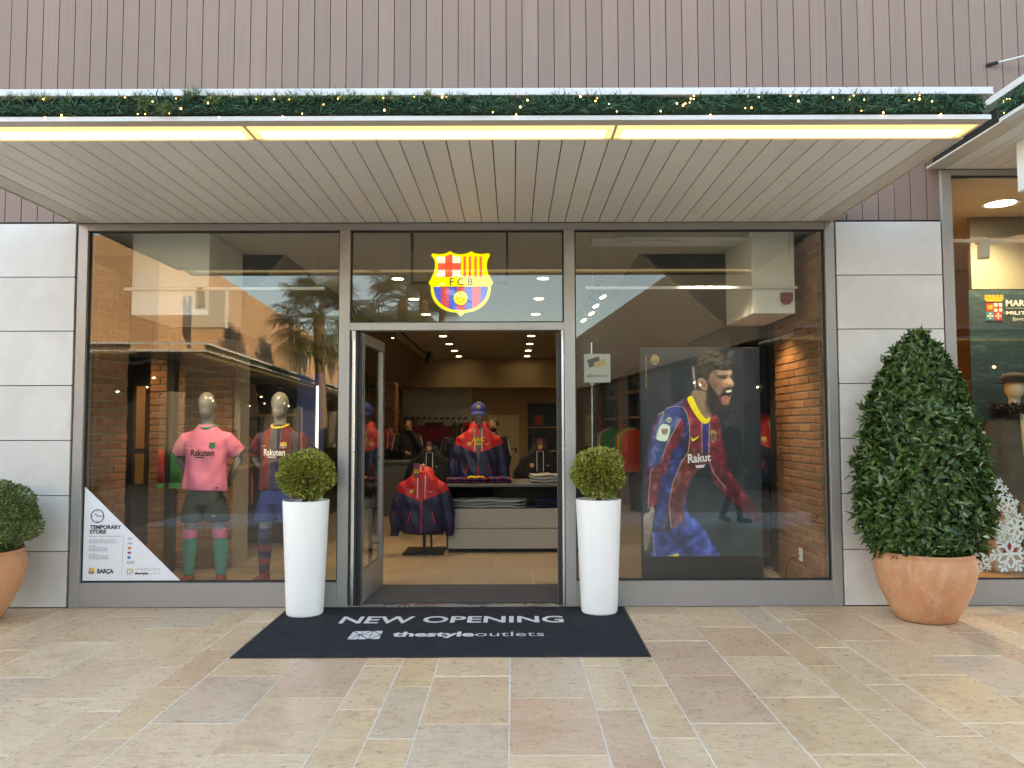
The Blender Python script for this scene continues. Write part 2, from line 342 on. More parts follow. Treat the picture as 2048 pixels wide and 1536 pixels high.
for q_ in ((-5.74, -3.815, .036, .05, 0, 3.33), (2.822, 3.764, .036, .30, 0, 3.36)): obj('stone_backing', MB().box(*q_), MAT['dark'], bld)

# ------------------------------------------------------------------ shopfront
sf = thing('shopfront', 'grey metal shopfront with large glass windows and open double door', 'shopfront')
fr = MAT['frame']
def bar(name, x0, x1, z0, z1, y0=0.0, y1=.12): return obj(name, MB().box(x0, x1, y0, y1, z0, z1, bev=.002), fr, sf)
bar('jamb', -3.806, -3.722, 0, 3.322); bar('jamb', 2.735, 2.818, 0, 3.322)
bar('mullion', -1.513, -1.422, 0, 3.261, -.001); bar('mullion', .448, .540, 0, 3.261, -.001)
bar('head_rail', -3.721, 2.734, 3.262, 3.322); bar('plinth', -3.721, -1.514, 0, .207, .002); bar('plinth', .541, 2.734, 0, .214, .002)
bar('transom', -1.421, .447, 2.377, 2.443, .001)
def pane(name, x0, x1, z0, z1, label=None):
    g_ = .012; y0, y1 = .03, .055
    w_ = obj('window', MB().box(x0, x1, y0, y1, z0, z0 + g_).box(x0, x1, y0, y1, z1 - g_, z1).box(x0, x0 + g_, y0, y1, z0 + g_, z1 - g_).box(x1 - g_, x1, y0, y1, z0 + g_, z1 - g_), MAT['gasket'], sf, label)
    obj('pane', MB().box(x0 + g_, x1 - g_, .038, .046, z0 + g_, z1 - g_), MAT['glass'], w_)
pane('w', -3.721, -1.514, .208, 3.261, 'display window with two mannequins behind it')
pane('w', -1.421, .447, 2.444, 3.261, 'pane over the door')
pane('w', .541, 2.734, .215, 3.261, 'display window with a tall player poster behind it')
# door leaves, swung inwards
def leaf(hx, sgn, ang, label):
    d = thing('door', None, None, (hx, .05, .012), 0)
    d.parent = sf; d.rotation_euler = (0, 0, ang); Wd, Hd, t = .86, 2.35, .045
    if label: d['label'] = label
    st = MB().box(0, .075, -t / 2, t / 2, 0, Hd, bev=.002).box(Wd - .075, Wd, -t / 2, t / 2, 0, Hd, bev=.002).box(.0755, Wd - .0755, -t / 2, t / 2, Hd - .09, Hd).box(.0755, Wd - .0755, -t / 2, t / 2, 0, .27)
    obj('door_frame', st, fr, d)
    obj('pane', MB().box(.076, Wd - .076, -.004, .004, .271, Hd - .091), MAT['glass'], d)
    obj('gasket', MB().box(.001, .012, -t / 2 - .004, -t / 2 - .0005, .02, Hd - .02).box(-.014, -.001, -.02, .02, 0, Hd), MAT['gasket'], d)
    hs = -sgn
    obj('handle', MB().box(Wd - .125, Wd - .055, -hs * .085 - .012, -hs * .085 + .012, .22, 1.42, bev=.003).box(Wd - .1, Wd - .08, min(-hs * .085, 0), max(-hs * .085, 0), .4, .42).box(Wd - .1, Wd - .08, min(-hs * .085, 0), max(-hs * .085, 0), 1.22, 1.24), MAT['black_metal'], d)
    return d
leaf(-1.335, 1, R(87), 'door leaf swung inwards with a tall dark handle bar')
leaf(.405, -1, R(84), 'door leaf swung inwards, seen edge on')
for x0, x1 in ((-1.418, -1.352), (.417, .445)):
    obj('door_post', MB().box(x0, x0 + .018, .004, .1, 0, 2.376).box(x1 - .018, x1, .004, .1, 0, 2.376), MAT['gasket'], sf)
    obj('pivot_post', MB().box(x0 + .02, x1 - .02, .002, .05, .012, 2.372, bev=.003), MAT['alu'], sf)
    obj('pivot_cap', MB().box(x0 + .018, x1 - .018, -.004, .0015, 2.30, 2.373, bev=.002), MAT['white_metal'], sf)
obj('threshold', MB().box(-1.421, .447, -.006, .05, 0, .012, bev=.003).box(-1.421, .447, .052, .09, 0, .009), MAT['alu'], sf)

# ------------------------------------------------------------------ canopies
CZ, CF = 3.325, -2.25
cx0, cx1 = -3.80, 2.785
zf0 = at(1024, 190, CF - .02).z; zf1 = at(1024, 176, CF - .02).z
can = thing('entrance_canopy', 'deep beige boarded canopy with a warm light strip over the shopfront', 'canopy')
BS = .1457; bx = .021
bm_ = MB().box(-BS / 2 + .0036, BS / 2 - .0036, -1.935, -.006, CZ, CZ + .014, bev=.0015).mesh('soffit_board'); bm_.materials.append(MAT['soffit'])
kk = [k for k in range(-40, 40) if bx + k * BS > cx0 + .06 and bx + (k + 1) * BS < cx1 - .04]
for k in kk:
    o = bpy.data.objects.new('soffit_board', bm_); COL.objects.link(o); o.parent = can; o.location = (bx + (k + .5) * BS, 0, random.uniform(-.0006, .0006))
sl_, sr_ = bx + kk[0] * BS, bx + (kk[-1] + 1) * BS
for xa, xb in ((cx0, sl_ - .003), (sr_ + .003, cx1)): obj('edge_board', MB().box(xa, xb, -1.935, -.006, CZ, CZ + .014), MAT['lip'], can)
obj('deck', MB().box(cx0 + .004, cx1 - .004, -1.96, 0.02, CZ + .045, zf1 - .03).box(cx0 + .003, cx1 - .003, -1.934, 0, CZ + .016, CZ + .044), MAT['dark'], can)
obj('roof_sheet', MB().box(cx0, cx1 - .1, -1.9, .02, zf1 - .025, zf1 - .012), MAT['white_metal'], can)
for xa, xb in ((cx1 + .001, cx1 + .012), (cx0 - .012, cx0 - .001)): obj('end_fascia', MB().box(xa, xb, -1.96, -.006, CZ - .008, zf1 - .03), MAT['lip'], can)
obj('front_lip', MB().box(cx0, cx1, CF, -2.168, CZ - .002, CZ + .014), MAT['lip'], can)
obj('lip_edge', MB().box(cx0, cx1 + .002, CF - .006, CF - .0005, CZ - .004, CZ + .022), MAT['white_metal'], can)
obj('trough', MB().box(cx0, cx1, CF + .001, -2.10, CZ + .015, CZ + .026).box(cx0, cx1, -2.10, -2.08, CZ + .0265, zf0), MAT['lip'], can)
segx = [cx0 + .002] + [at(p, 182, CF - .02).x for p in (93, 865, 1243, 1625, 1990)]
for a, b in zip(segx[:-1], segx[1:]):
    obj('top_flange', MB().box(a + .001, b - .002, CF - .022, -1.89, zf0, zf1, bev=.002), MAT['white_metal'], can)
obj('flange_end', MB().box(segx[-1], cx1 + .02, CF - .012, -1.89, zf0 + .002, zf0 + .012), MAT['white_metal'], can)
lt = NT('warm_light_diffuser'); tc = lt.n('TexCoord'); sx_ = lt.n('SeparateXYZ', {0: tc.outputs['Object']})
lt.bsdf(col=(.8, .76, .66), rough=.5, emis=(1, .74, .27), es=.14); MAT['strip'] = lt.mat
tubem = emissive('fluorescent_tube', (1, .84, .50), .36)
divs = [cx0 + .06, gnd(501, 265, CZ).x, gnd(1231, 265, CZ).x, gnd(1945, 262, CZ).x]
TB = [.02, .02, .12]
for a, b in zip(divs[:-1], divs[1:]):
    lp = obj('light_panel', MB().box(a + .008, b - .008, -2.163, -1.943, CZ + .008, CZ + .012), MAT['strip'], can)
    n_t = 3; L = (b - a - .1) / n_t
    for q in range(n_t):
        x_ = a + .05 + q * L; obj('lamp_tube', MB().box(x_ + .004, x_ + L - .004, -2.065, -1.953, CZ + .003, CZ + .0075, bev=.001), tubem, lp)
obj('light_recess', MB().box(cx0, cx1, -2.167, -2.1645, CZ + .003, CZ + .044).box(cx0, cx1, -1.9405, -1.937, CZ - .001, CZ + .044), MAT['lip'], can)
for a in divs:
    obj('divider', MB().box(a - .007, a + .007, -2.164, -1.941, CZ - .001, CZ + .036), MAT['lip'], can)
obj('recess_end', MB().box(divs[-1] + .0075, cx1 - .001, -2.164, -1.941, CZ, CZ + .012), MAT['lip'], can)

# neighbour canopy and shopfront
NZ, nx0, nx1 = 3.79, 3.70, 8.2
nc = thing('neighbour_canopy', 'higher grey boarded canopy over the neighbouring shop window', 'canopy')
bm2 = MB().box(-BS / 2 + .0036, BS / 2 - .0036, -2.2, -.006, NZ, NZ + .014, bev=.0015).mesh('soffit_board'); bm2.materials.append(MAT['soffit'])
for k in range(29):
    o = bpy.data.objects.new('soffit_board', bm2); COL.objects.link(o); o.parent = nc; o.location = (nx0 + .10 + (k + .5) * BS, 0, 0)
obj('edge_board', MB().box(nx0, nx0 + .097, -2.2, -.006, NZ, NZ + .014), MAT['lip'], nc)
obj('deck', MB().box(nx0 + .03, nx1, -2.19, .02, NZ + .016, NZ + .17), MAT['dark'], nc)
obj('front_fascia', MB().box(nx0, nx1, -2.25, -2.201, NZ, NZ + .2), MAT['white_metal'], nc)
obj('side_lip', MB().box(nx0 - .075, nx0 - .001, -2.25, -1.05, NZ + .0, NZ + .016).box(nx0 - .082, nx0 - .0755, -2.25, -1.05, NZ - .004, NZ + .024), MAT['white_metal'], nc)
obj('shaded_side_lip', MB().box(nx0 - .06, nx0 - .001, -1.049, -.01, NZ + .0, NZ + .014), MAT['lip'], nc)  # beige replaces the lip's white here to paint in the canopy's shade
obj('shaded_side_web', MB().box(nx0, nx0 + .028, -2.2, -.01, NZ + .016, NZ + .17), MAT['dark'], nc)  # dark colour stands in for shade on the web and its garland
obj('top_flange', MB().box(nx0 - .09, nx0 + .2, -2.25, -.01, NZ + .172, NZ + .225, bev=.002), MAT['white_metal'], nc)
ns = thing('neighbour_shopfront', 'tall grey framed window of the neighbouring menswear shop', 'shopfront')
def nbar(name, x0, x1, z0, z1, y0=0.0): return obj(name, MB().box(x0, x1, y0, .12, z0, z1, bev=.002), fr, ns)
nbar('jamb', 3.768, 3.862, 0, 3.786); nbar('head_rail', 3.863, 5.3, 3.737, 3.786); nbar('plinth', 3.863, 5.3, 0, .214); nbar('jamb', 5.2, 5.29, .2145, 3.7365, .001)
w_ = obj('window', MB().box(3.863, 5.199, .03, .055, 3.722, 3.7365).box(3.863, 5.199, .03, .055, .2145, .226).box(3.863, 3.873, .03, .055, .2265, 3.7215), MAT['gasket'], ns)
obj('pane', MB().box(3.874, 5.198, .038, .046, .227, 3.7215), MAT['glass'], w_)
tag(obj('blade_sign', MB().box(at(2034, 300, -.62).x, at(2034, 300, -.62).x + .9, -.80, -.62, at(2034, 385, -.62).z, at(2034, 266, -.62).z, bev=.008).box(at(2034, 300, -.62).x + .3, at(2034, 300, -.62).x + .33, -.72, -.69, at(2034, 266, -.62).z, NZ), MAT['white']), 'white box sign hanging under the neighbouring canopy', 'sign')
p0 = at(1978, 130, .02)
tr_ = thing('tie_rod', 'thin white rod fixed to the plank wall by a black clip', 'rod', p0)
obj('rod', MB().tube([(0, .0, 0), (.9, -.62, .02)], .009, 8), MAT['white_metal'], tr_)
obj('clip', MB().tube([(-.005, .006, 0), (.07, -.045, .0015)], .017, 8), MAT['black_metal'], tr_)
# ------------------------------------------------------------------ shop interior: floor, walls, ceiling
MAT['ceil'] = M('ceiling_paint', (.58, .54, .48), .8, 0, .02, 2)
MAT['slope'] = M('taupe_bulkhead', (.23, .185, .13), .75, 0, .06, 2)
floor = obj('shop_floor', MB().box(-5.7, 5.3, .125, 15.5, -.3, -.002), MAT['grout'], kind='structure')
tm = MB().box(-.397, .397, -.397, .397, -.001, .006, bev=.0015).mesh('tile'); tm.materials.append(MAT['tanfloor'])
for i in range(-5, 4):
    for j in range(9):
        x, y = -.2 + i * .8, 1.265 + j * .8
        o = bpy.data.objects.new('tile', tm); COL.objects.link(o); o.parent = floor; o.location = (x + (.4 if j % 2 else 0), y, 0)
obj('floor_beyond', MB().box(-5.7, 2.8, 8.07, 15.5, -.001, .005).box(-5.7, -4.61, .865, 8.06, -.001, .005).box(-5.7, -1.43, .126, .864, -.001, .006).box(.46, 2.8, .126, .864, -.001, .006), MAT['tanfloor'], floor)
gr = tag(thing('entrance_grating', 'dark ribbed entrance grating inside the open door', 'mat', (0, 0, 0)))
obj('tray', MB().box(-1.42, .447, .125, .862, -.0015, .004), MAT['dark'], gr)
rm = MB().box(-1.41, .437, -.010, .010, .0045, .014, bev=.002).mesh('rib'); rm.materials.append(M('charcoal_rib', (.07, .068, .07), .8, 0, .3, 30, .4, 200))
for i in range(27):
    o = bpy.data.objects.new('rib', rm); COL.objects.link(o); o.parent = gr; o.location = (0, .142 + i * .0272, 0)
obj('shop_ceiling', MB().box(-5.7, 2.8, .13, 1.3, 3.335, 3.36).box(-2.38, 1.33, 1.3005, 14.4, 3.335, 3.36), MAT['ceil'], kind='structure')
sp = MB()
for xa, xb in ((1.33, 2.2), (-2.38, -3.0)):
    sp.add([(xa, 1.301, 3.335), (xa, 14.4, 3.335), (xb, 14.4, 2.57), (xb, 1.301, 2.57), (xa, 1.301, 3.36), (xa, 14.4, 3.36), (xb, 14.4, 2.6), (xb, 1.301, 2.6)],
           [(0, 1, 2, 3), (7, 6, 5, 4), (0, 3, 7, 4), (1, 5, 6, 2)] if xa > 0 else [(3, 2, 1, 0), (4, 5, 6, 7), (4, 7, 3, 0), (2, 6, 5, 1)])
obj('sloped_bulkhead', sp, MAT['slope'], kind='structure')
obj('shop_wall_right', MB().box(2.25, 2.35, 1.6, 14.4, 0, 2.57).box(2.2, 2.8, 1.301, 14.4, 2.57, 2.6).box(2.76, 2.82, .13, 1.6, 0, 3.33), MAT['darkwall'], kind='structure')
obj('shop_wall_left', MB().box(-5.8, -5.7, .13, 14.4, 0, 3.4).box(-5.7, -3.0, 1.301, 14.4, 2.57, 2.6).box(-5.7, -3.83, .13, .16, 0, 3.3).box(-3.3, -3.2, 5.2, 14.4, 0, 2.57), MAT['darkwall'], kind='structure')
BY = 14.2
obj('shop_wall_back', MB().box(-5.7, 3, BY, BY + .2, 0, 3.4).box(-3.2, 2.2, BY - .5, BY - .001, 2.55, 3.33), MAT['tan'], kind='structure')
# recessed downlights
dring = MB().lathe([(.075, 0), (.095, 0), (.095, -.008), (.07, -.006), (.07, -.0005), (.075, 0)], 20, cap=False).mesh('ring'); dring.materials.append(MAT['white'])
ddisc = MB().lathe([(.069, -.001), (.069, -.003)], 20).mesh('lens'); ddisc.materials.append(emissive('downlight_lens', (1, .85, .6), 5.0, False))
POW = 2.4
for q in range(8):
    for xx, sd in ((-1.4, 'left'), (.37, 'right')):
        y = 2.6 + 1.5 * q
        d = thing('ceiling_downlight', 'small round lit downlight in the shop ceiling', 'ceiling light', (xx, y, 3.335), group='downlights in the shop ceiling')
        for nm, me in (('ring', dring), ('lens', ddisc)):
            o = bpy.data.objects.new(nm, me); COL.objects.link(o); o.parent = d
        if q in (0, 2, 4, 6):
            L = bpy.data.lights.new('lamp', 'SPOT'); L.energy = POW * (4 if q < 3 else 1.6); L.color = (1, .80, .58); L.spot_size = R(130); L.spot_blend = .8; L.shadow_soft_size = .07
            o = bpy.data.objects.new('lamp', L); COL.objects.link(o); o.parent = d; o.location = (0, 0, -.02)
# white boxes, rails, siren, grille behind the window heads
for x0, x1, nm in ((-3.5, -2.79, 'hanging over the pink mannequin'), (2.2, 2.59, 'carrying a red siren beside the brick wall')):
    tag(obj('ceiling_box', MB().box(x0, x1, .34, 1.2, 2.565, 3.332, bev=.004), MAT['white']), 'white boxed-in ceiling duct ' + nm, 'ceiling box')
si = at(1573, 597, .33); sr = thing('alarm_siren', 'dark red alarm siren on the white ceiling box', 'siren', (si.x, .338, si.z))
obj('housing', MB().poly([(-.05, .05), (.05, .05), (.05, -.02), (.02, -.055), (-.02, -.055), (-.05, -.02)], -.05, 0, .049), M('siren_red', (.22, .012, .03), .35), sr)
obj('grille', MB().box(-.02, .02, -.054, -.0505, .02, .03), MAT['black_metal'], sr)
def rail(pa, pb, label):
    a, b = at(*pa, .32), at(*pb, .32); r_ = thing('suspended_rail', label, 'rail', a)
    L = b.x - a.x; obj('bar', MB().box(0, L, -.012, .012, -.013, .013, bev=.002), MAT['white_metal'], r_)
    for k in (.06, L - .06): obj('hanger_wire', MB().tube([(k, 0, .013), (k, 0, 3.333 - a.z)], .0018, 5), MAT['strap'], r_)
    return r_
rail((250, 578), (650, 577), 'white rail hung behind the left display window'); rail((1173, 576), (1595, 571), 'white rail hung behind the poster window')
gl_ = thing('ceiling_grille', 'long white slotted air grille in the ceiling above the poster', 'grille', (1.62, .75, 3.334))
obj('frame', MB().box(-.85, .85, -.12, -.10, -.02, 0).box(-.85, .85, .10, .12, -.02, 0).box(-.85, -.83, -.0995, .0995, -.02, 0).box(.83, .85, -.0995, .0995, -.02, 0), MAT['white'], gl_)
for k in range(5): obj('slat', MB().box(-.828, .828, -.085 + k * .04, -.065 + k * .04, -.018, -.006), MAT['white'], gl_)
obj('ceiling_tube', MB().box(.95, 2.3, .42, .46, 3.27, 3.30, bev=.005).tube([(1.05, .44, 3.3), (1.05, .44, 3.334)], .004).tube([(2.2, .44, 3.3), (2.2, .44, 3.334)], .004), MAT['white_metal'], label='slim white light batten under the ceiling above the poster', cat='light')
def spot(px, py, Y, aim, mat, label, lit=True, L=.13, r=.042, grp=None):
    p = at(px, py, Y); s = thing('track_spotlight', label, 'spotlight', p, group=grp); d = (Vector(aim) - p).normalized()
    h = obj('head', MB().tube([-d * L * .5, d * L * .5], [r * .92, r], 18), mat, s, auto=40)
    obj('stem', MB().tube([-d * L * .3, Vector((0, 0, r + .06))], .008, 6).box(-.03, .03, -.015, .015, r + .055, r + .075), mat, s)
    if lit:
        obj('lens', MB().tube([d * (L * .5 + .001), d * (L * .5 + .004)], r * .8, 16), emissive('spot_lens', (1, .84, .58), 4, False), s)
    return s
bk = MAT['black_metal']
spot(401, 600, .32, at(401, 900, .31), bk, 'black cylinder spotlight pointing down over the pink mannequin', False, .15, .04)
for k, (px, py) in enumerate(((1201, 583), (1187, 602), (1178, 618), (1163, 632))):
    spot(px, py, 1.7 + .55 * k, (1.9, 1.2 + .5 * k, 1.0), bk, 'black lit track spotlight on the sloped ceiling edge', True, .14, .045, 'track spotlights beside the poster')
spot(787, 665, 3.0, (-1.9, 4, .5), bk, 'lit black spotlight at the near end of the ceiling track', True, .12, .04)
spot(858, 716, 8.5, (-2.4, 8, .5), bk, 'unlit black spotlight at the far end of the ceiling track', False, .2, .06)
a, b = gnd(800, 660, 3.325), gnd(866, 720, 3.325)
obj('ceiling_track', MB().tube([(a.x, a.y, 3.318), (b.x, b.y, 3.318)], .015, 6), bk, label='long black lighting track on the shop ceiling', cat='track')
def lamp(loc, aim, e, size=60, col=(1, .76, .50), soft=.05, blend=.6):
    L = bpy.data.lights.new('display_lamp', 'SPOT'); L.energy = e * .19; L.color = col; L.spot_size = R(size); L.spot_blend = blend; L.shadow_soft_size = soft
    o = bpy.data.objects.new('display_lamp', L); COL.objects.link(o); o.location = loc; o.rotation_euler = (Vector(aim) - Vector(loc)).to_track_quat('-Z', 'Y').to_euler(); o['kind'] = 'helper'
lamp((-2.85, .30, 2.5), (-3.0, .95, 1.2), 40, 75); lamp((-2.15, .30, 2.5), (-2.25, .95, 1.2), 40, 75)
lamp((1.75, .12, 3.15), (1.85, .72, 1.5), 75, 75, (1, .90, .78)); lamp((2.35, .9, 2.5), (2.74, .8, .9), 22, 110, (1, .70, .40)); lamp((-4.4, 1.0, 2.5), (-3.9, 1.9, .6), 30, 100, (1, .72, .42))
lamp((-1.0, 3.0, 3.2), (-1.0, 2.6, .5), 60, 70)

# ------------------------------------------------------------------ brickwork
def brick_wall(name, label, x0, x1, y0, y1, z1, faces, cat='brick wall', bl=.235, bh=.062, j=.012):
    """faces: list of 'front' (towards -y), 'left' (towards -x), 'right'"""
    w = thing(name, label, cat); obj('core', MB().box(x0 + .012, x1 - .012, y0 + .012, y1, 0, z1), MAT['mortar'], w)
    protos = {}
    def pb(L, axis):
        key = (round(L, 3), axis, random.randrange(3))
        if key not in protos:
            bm = bmesh.new(); bmesh.ops.create_cube(bm, size=1)
            sx, sy = (L, .06) if axis == 'x' else (.06, L)
            for v in bm.verts: v.co = Vector((v.co.x * sx + random.uniform(-.003, .003), v.co.y * sy + random.uniform(-.003, .003), v.co.z * bh + random.uniform(-.004, .004)))
            bmesh.ops.bevel(bm, geom=bm.edges[:], offset=.005, segments=1, affect='EDGES'); me = bpy.data.meshes.new('brick'); bm.to_mesh(me); bm.free(); me.materials.append(MAT['brick']); protos[key] = me
        return protos[key]
    nrow = int(z1 / (bh + j))
    for f in faces:
        a0, a1 = (x0, x1) if f == 'front' else (y0 + (.0 if 'front' not in faces else .035), y1)
        for r in range(nrow):
            z = (r + .5) * (bh + j); c = a0
            first = True
            while c < a1 - .03:
                L = bl if not (first and r % 2) else bl * .5
                L = min(L, a1 - c); first = False
                if L > .03:
                    me = pb(L - j, 'x' if f == 'front' else 'y'); o = bpy.data.objects.new('brick', me); COL.objects.link(o); o.parent = w
                    jit = random.uniform(-.004, .004); m_ = c + L / 2
                    o.location = (m_, y0 + .03 + jit, z) if f == 'front' else ((x0 + .03 + jit, m_, z) if f == 'left' else (x1 - .03 + jit, m_, z))
                c += L
    return w
brick_wall('brick_wall', 'orange brick side wall beside the tall player poster', 2.71, 2.775, .14, 1.28, 3.3, ['left'])
brick_wall('brick_wall', 'shadowed brick side wall at the end of the mannequin window', -3.79, -3.70, .14, .72, 3.0, ['right'])
brick_wall('brick_pillar', 'orange brick pillar behind the pink mannequin', at(293, 1000, 1.75).x, at(462, 1000, 1.75).x, 1.75, 2.3, 2.5, ['front'], 'brick pillar')
obj('steel_column', MB().box(at(327, 1000, 1.55).x, at(344, 1000, 1.55).x, 1.55, 1.65, 0, 2.56, bev=.004), MAT['black_metal'], label='dark steel column in front of the brick pillar', cat='column')
bp = brick_wall('brick_pillar', 'dark red brick pillar just inside the shop door', -2.72, -2.32, 8.4, 8.8, 2.4, ['front', 'right'], 'brick pillar')
for k, (px, nm) in enumerate(((1205, 'far'), (1247, 'near'))):
    d_ = 2.2 * F / (px - 1026) - DC
    brick_wall('brick_pillar', ('brick pillar between the clothes shelves at the far end' if k == 0 else 'brick pillar between the clothes shelves behind the card sign'), 2.13, 2.25, d_ - .35, d_ + .35, 2.5, ['left'], 'brick pillar', bl=.35)
for k, pxs in enumerate(((1216, 1233), (1256, 1280))):
    ya, yb = (2.1 * F / (p - 1026) - DC for p in pxs[::-1])
    sh = thing('wall_shelf', ('black shelf bay with red and green shirts' if k else 'black shelf bay with green and pink shirts'), 'shelf', (2.12, ya, 0))
    L_ = yb - ya
    for ya_ in (0, L_ - .03): obj('side_panel', MB().box(0, .12, ya_, ya_ + .03, 0, 2.3), MAT['black_metal'], sh)
    obj('back_panel', MB().box(.1, .119, .031, L_ - .031, 0, 2.3), MAT['darkwall'], sh)
    for z in (1.66, 2.1): obj('shelf_board', MB().box(-.12, .099, .031, L_ - .031, z, z + .03), MAT['wood'], sh)
    obj('hanging_rail', MB().tube([(-.08, .03, 1.5), (-.08, L_ - .03, 1.5)], .012, 6), MAT['strap'], sh)
    cols = (((.02, .32, .14), (.65, .10, .22), (.55, .5, .55)), ((.62, .05, .02), (.02, .30, .15), (.6, .4, .03)))[k]
    for q in range(5):
        yy = ya + .25 + q * (L_ - .5) / 4; c_ = cols[q % 3]
        m_ = M('shirt_cloth', c_, .8, var=.15, bump=.2, bscale=20)
        mb = MB().loft([sring(0, 0, z, rx, ry, 14) for z, rx, ry in ((-.72, .24, .05), (-.4, .23, .055), (-.12, .22, .05), (-.04, .12, .035), (0, .03, .02))])
        nm_ = ('green', 'pink', 'pale grey') if k == 0 else ('red', 'green', 'mustard')
        s_ = thing('hanging_shirt', f'{nm_[q % 3]} shirt on the rail of the ' + ('near' if k else 'far') + ' black shelf bay', 'shirt', (2.04, yy, 1.48), group='shirts on the shelf rails')
        obj('cloth', mb, m_, s_, auto=60); obj('hook', MB().tube([(0, 0, 0), (0, 0, .03)], .004, 5), MAT['strap'], s_)
gp = thing('glass_partition', 'frameless glass screen edge behind the hanging card sign', 'glass screen', (at(1184, 900, .9).x, .9, .01))
obj('pane', MB().box(-.006, .006, 0, .6, 0, 2.35), MAT['glass'], gp); obj('clamp', MB().box(-.02, .02, -.02, .03, 1.93, 1.97), MAT['alu'], gp); obj('edge_trim', MB().box(-.005, .005, -.012, -.001, 0, 2.35), MAT['alu'], gp)
# back wall furniture
a = at(975, 830, BY - .01); b = at(1038, 830, BY - .01)
dr = thing('back_door', 'cream flush door in the tan back wall', 'door', (a.x, BY - .012, 0)); wd_ = b.x - a.x
obj('door_frame', MB().box(-.06, -.001, -.03, .01, 0, a.z + .06).box(wd_ + .001, wd_ + .06, -.03, .01, 0, a.z + .06).box(0, wd_, -.03, .01, a.z + .001, a.z + .06), MAT['tan'], dr)
obj('leaf', MB().box(.002, wd_ - .002, -.015, .01, .01, a.z), MAT['cream'], dr); hz = at(1030, 898, BY).z
obj('handle', MB().box(wd_ - .11, wd_ - .07, -.03, -.0155, hz - .1, hz + .04).tube([(wd_ - .09, -.04, hz), (wd_ - .24, -.045, hz)], .012, 6), bk, dr)
a, b = at(805, 776, BY - .06), at(944, 850, BY - .06)
obj('white_board', MB().box(a.x, b.x, BY - .06, BY - .02, b.z, a.z - .0), M('pale_grey_board', (.50, .50, .52), .6), label='plain pale grey panel on the back wall above the crowd mural', cat='panel')
mu = NT('crowd_print'); tc = mu.n('TexCoord'); sep = mu.n('SeparateXYZ', {0: tc.outputs['Object']}); nz = mu.noise(tc.outputs['Object'], 26, 4, .7)
zz = mu.rng(sep.outputs[2], 0, .6, 0, 1); cc = mu.mix(mu.math('GREATER_THAN', mu.math('ADD', zz, mu.math('MULTIPLY', nz, .25)), .62), (.025, .02, .09), (.22, .02, .045))
cc = mu.mix(mu.rng(nz, .58, .68, 0, .6), cc, (.35, .2, .18)); mu.bsdf(col=cc, rough=.6)
a2, b2 = at(822, 850, BY - .08), at(945, 905, BY - .08)
obj('crowd_mural', MB().box(0, b2.x - a2.x, 0, .03, 0, a2.z - b2.z), mu.mat, label='dark red and blue crowd print along the back wall', cat='mural', loc=(a2.x, BY - .1, b2.z))
sb = thing('mural_sign_strip', 'strip of small white and red boards above the crowd mural', 'sign')
for p0_, p1_, c_ in ((802, 848, (.55, .5, .5)), (850, 886, (.08, .03, .08)), (888, 910, (.5, .5, .5)), (912, 945, (.45, .04, .04))):
    aa, bb = at(p0_, 845, BY - .14), at(p1_, 852, BY - .14); obj('board', MB().box(aa.x, bb.x, BY - .14, BY - .121, bb.z, aa.z), M('sign_board', c_, .6), sb)
cp = bpy.data.meshes.new('x')
for k in range(11):
    p = at(812 + k * 11.8, 837, BY - .10)
    tag(obj('wall_flag', MB().poly([(-.05, -.03), (.05, .0), (.05, .05), (-.05, .01)], 0, 0, .02), M('dark_flag', (.06, .05, .06), .7), loc=(p.x, p.y, p.z)), 'small dark tilted badge in the row on the pale back panel', 'badge', 'row of small badges on the back panel')
# dark shelving at the right of the back wall
a, b = at(1055, 806, 10.5), at(1107, 806, 10.5)
bs = thing('back_shelf', 'black open shelving with a framed shirt beside the back door', 'shelf', (a.x, 10.5, 0)); w2 = b.x - a.x + .4
obj('carcass', MB().box(0, .03, 0, .4, 0, a.z).box(w2 - .03, w2, 0, .4, 0, a.z).box(.031, w2 - .031, .37, .4, 0, a.z).box(.031, w2 - .031, 0, .369, a.z - .03, a.z), bk, bs)
for z in (.45, .95, 1.48): obj('shelf_board', MB().box(.031, w2 - .031, 0, .369, z, z + .03), MAT['wood'], bs)
fs = thing('framed_shirt', 'small red shirt in a dark frame on the back shelf', 'picture', (a.x + .12, 10.62, 1.511))
obj('frame', MB().box(0, .26, 0, .02, 0, .3, bev=.004), bk, fs); obj('print', MB().poly([(.06, .04), (.2, .04), (.19, .16), (.23, .13), (.24, .2), (.17, .26), (.09, .26), (.02, .2), (.04, .13), (.07, .16)], -.002), M('red_print', (.35, .05, .05), .7), fs)
tag(obj('gift_box', MB().box(a.x + .1, a.x + .45, 10.56, 10.8, .981, 1.28, bev=.006), M('plum_box', (.10, .02, .08), .5)), 'plum coloured box standing on the back shelf', 'box')

# ------------------------------------------------------------------ display table, counter, clothes
TY, tx0, tx1 = 2.72, -.81, 1.05
tb = thing('display_table', 'grey display table with two drawer fronts and an open shelf', 'table', (tx0, TY, 0)); TW = tx1 - tx0
obj('table_top', MB().box(0, TW, -.01, .9, .80, .835, bev=.003), M('dark_grey_top', (.10, .098, .095), .5), tb)
for z0, z1 in ((.055, .293), (.303, .535)): obj('drawer_front', MB().box(.02, TW - .02, 0, .03, z0, z1, bev=.003), MAT['greybox'], tb)
obj('carcass', MB().box(.025, TW - .025, .031, .88, .055, .53), MAT['greybox'], tb)
for xa_ in (0, TW - .019): obj('side_panel', MB().box(xa_, xa_ + .019, 0, .89, .04, .799), bk, tb)
obj('plinth', MB().box(.06, TW - .06, .05, .85, 0.007, .054), MAT['dark'], tb)
obj('shelf_back', MB().box(.02, TW - .02, .86, .88, .536, .799), MAT['darkwall'], tb)
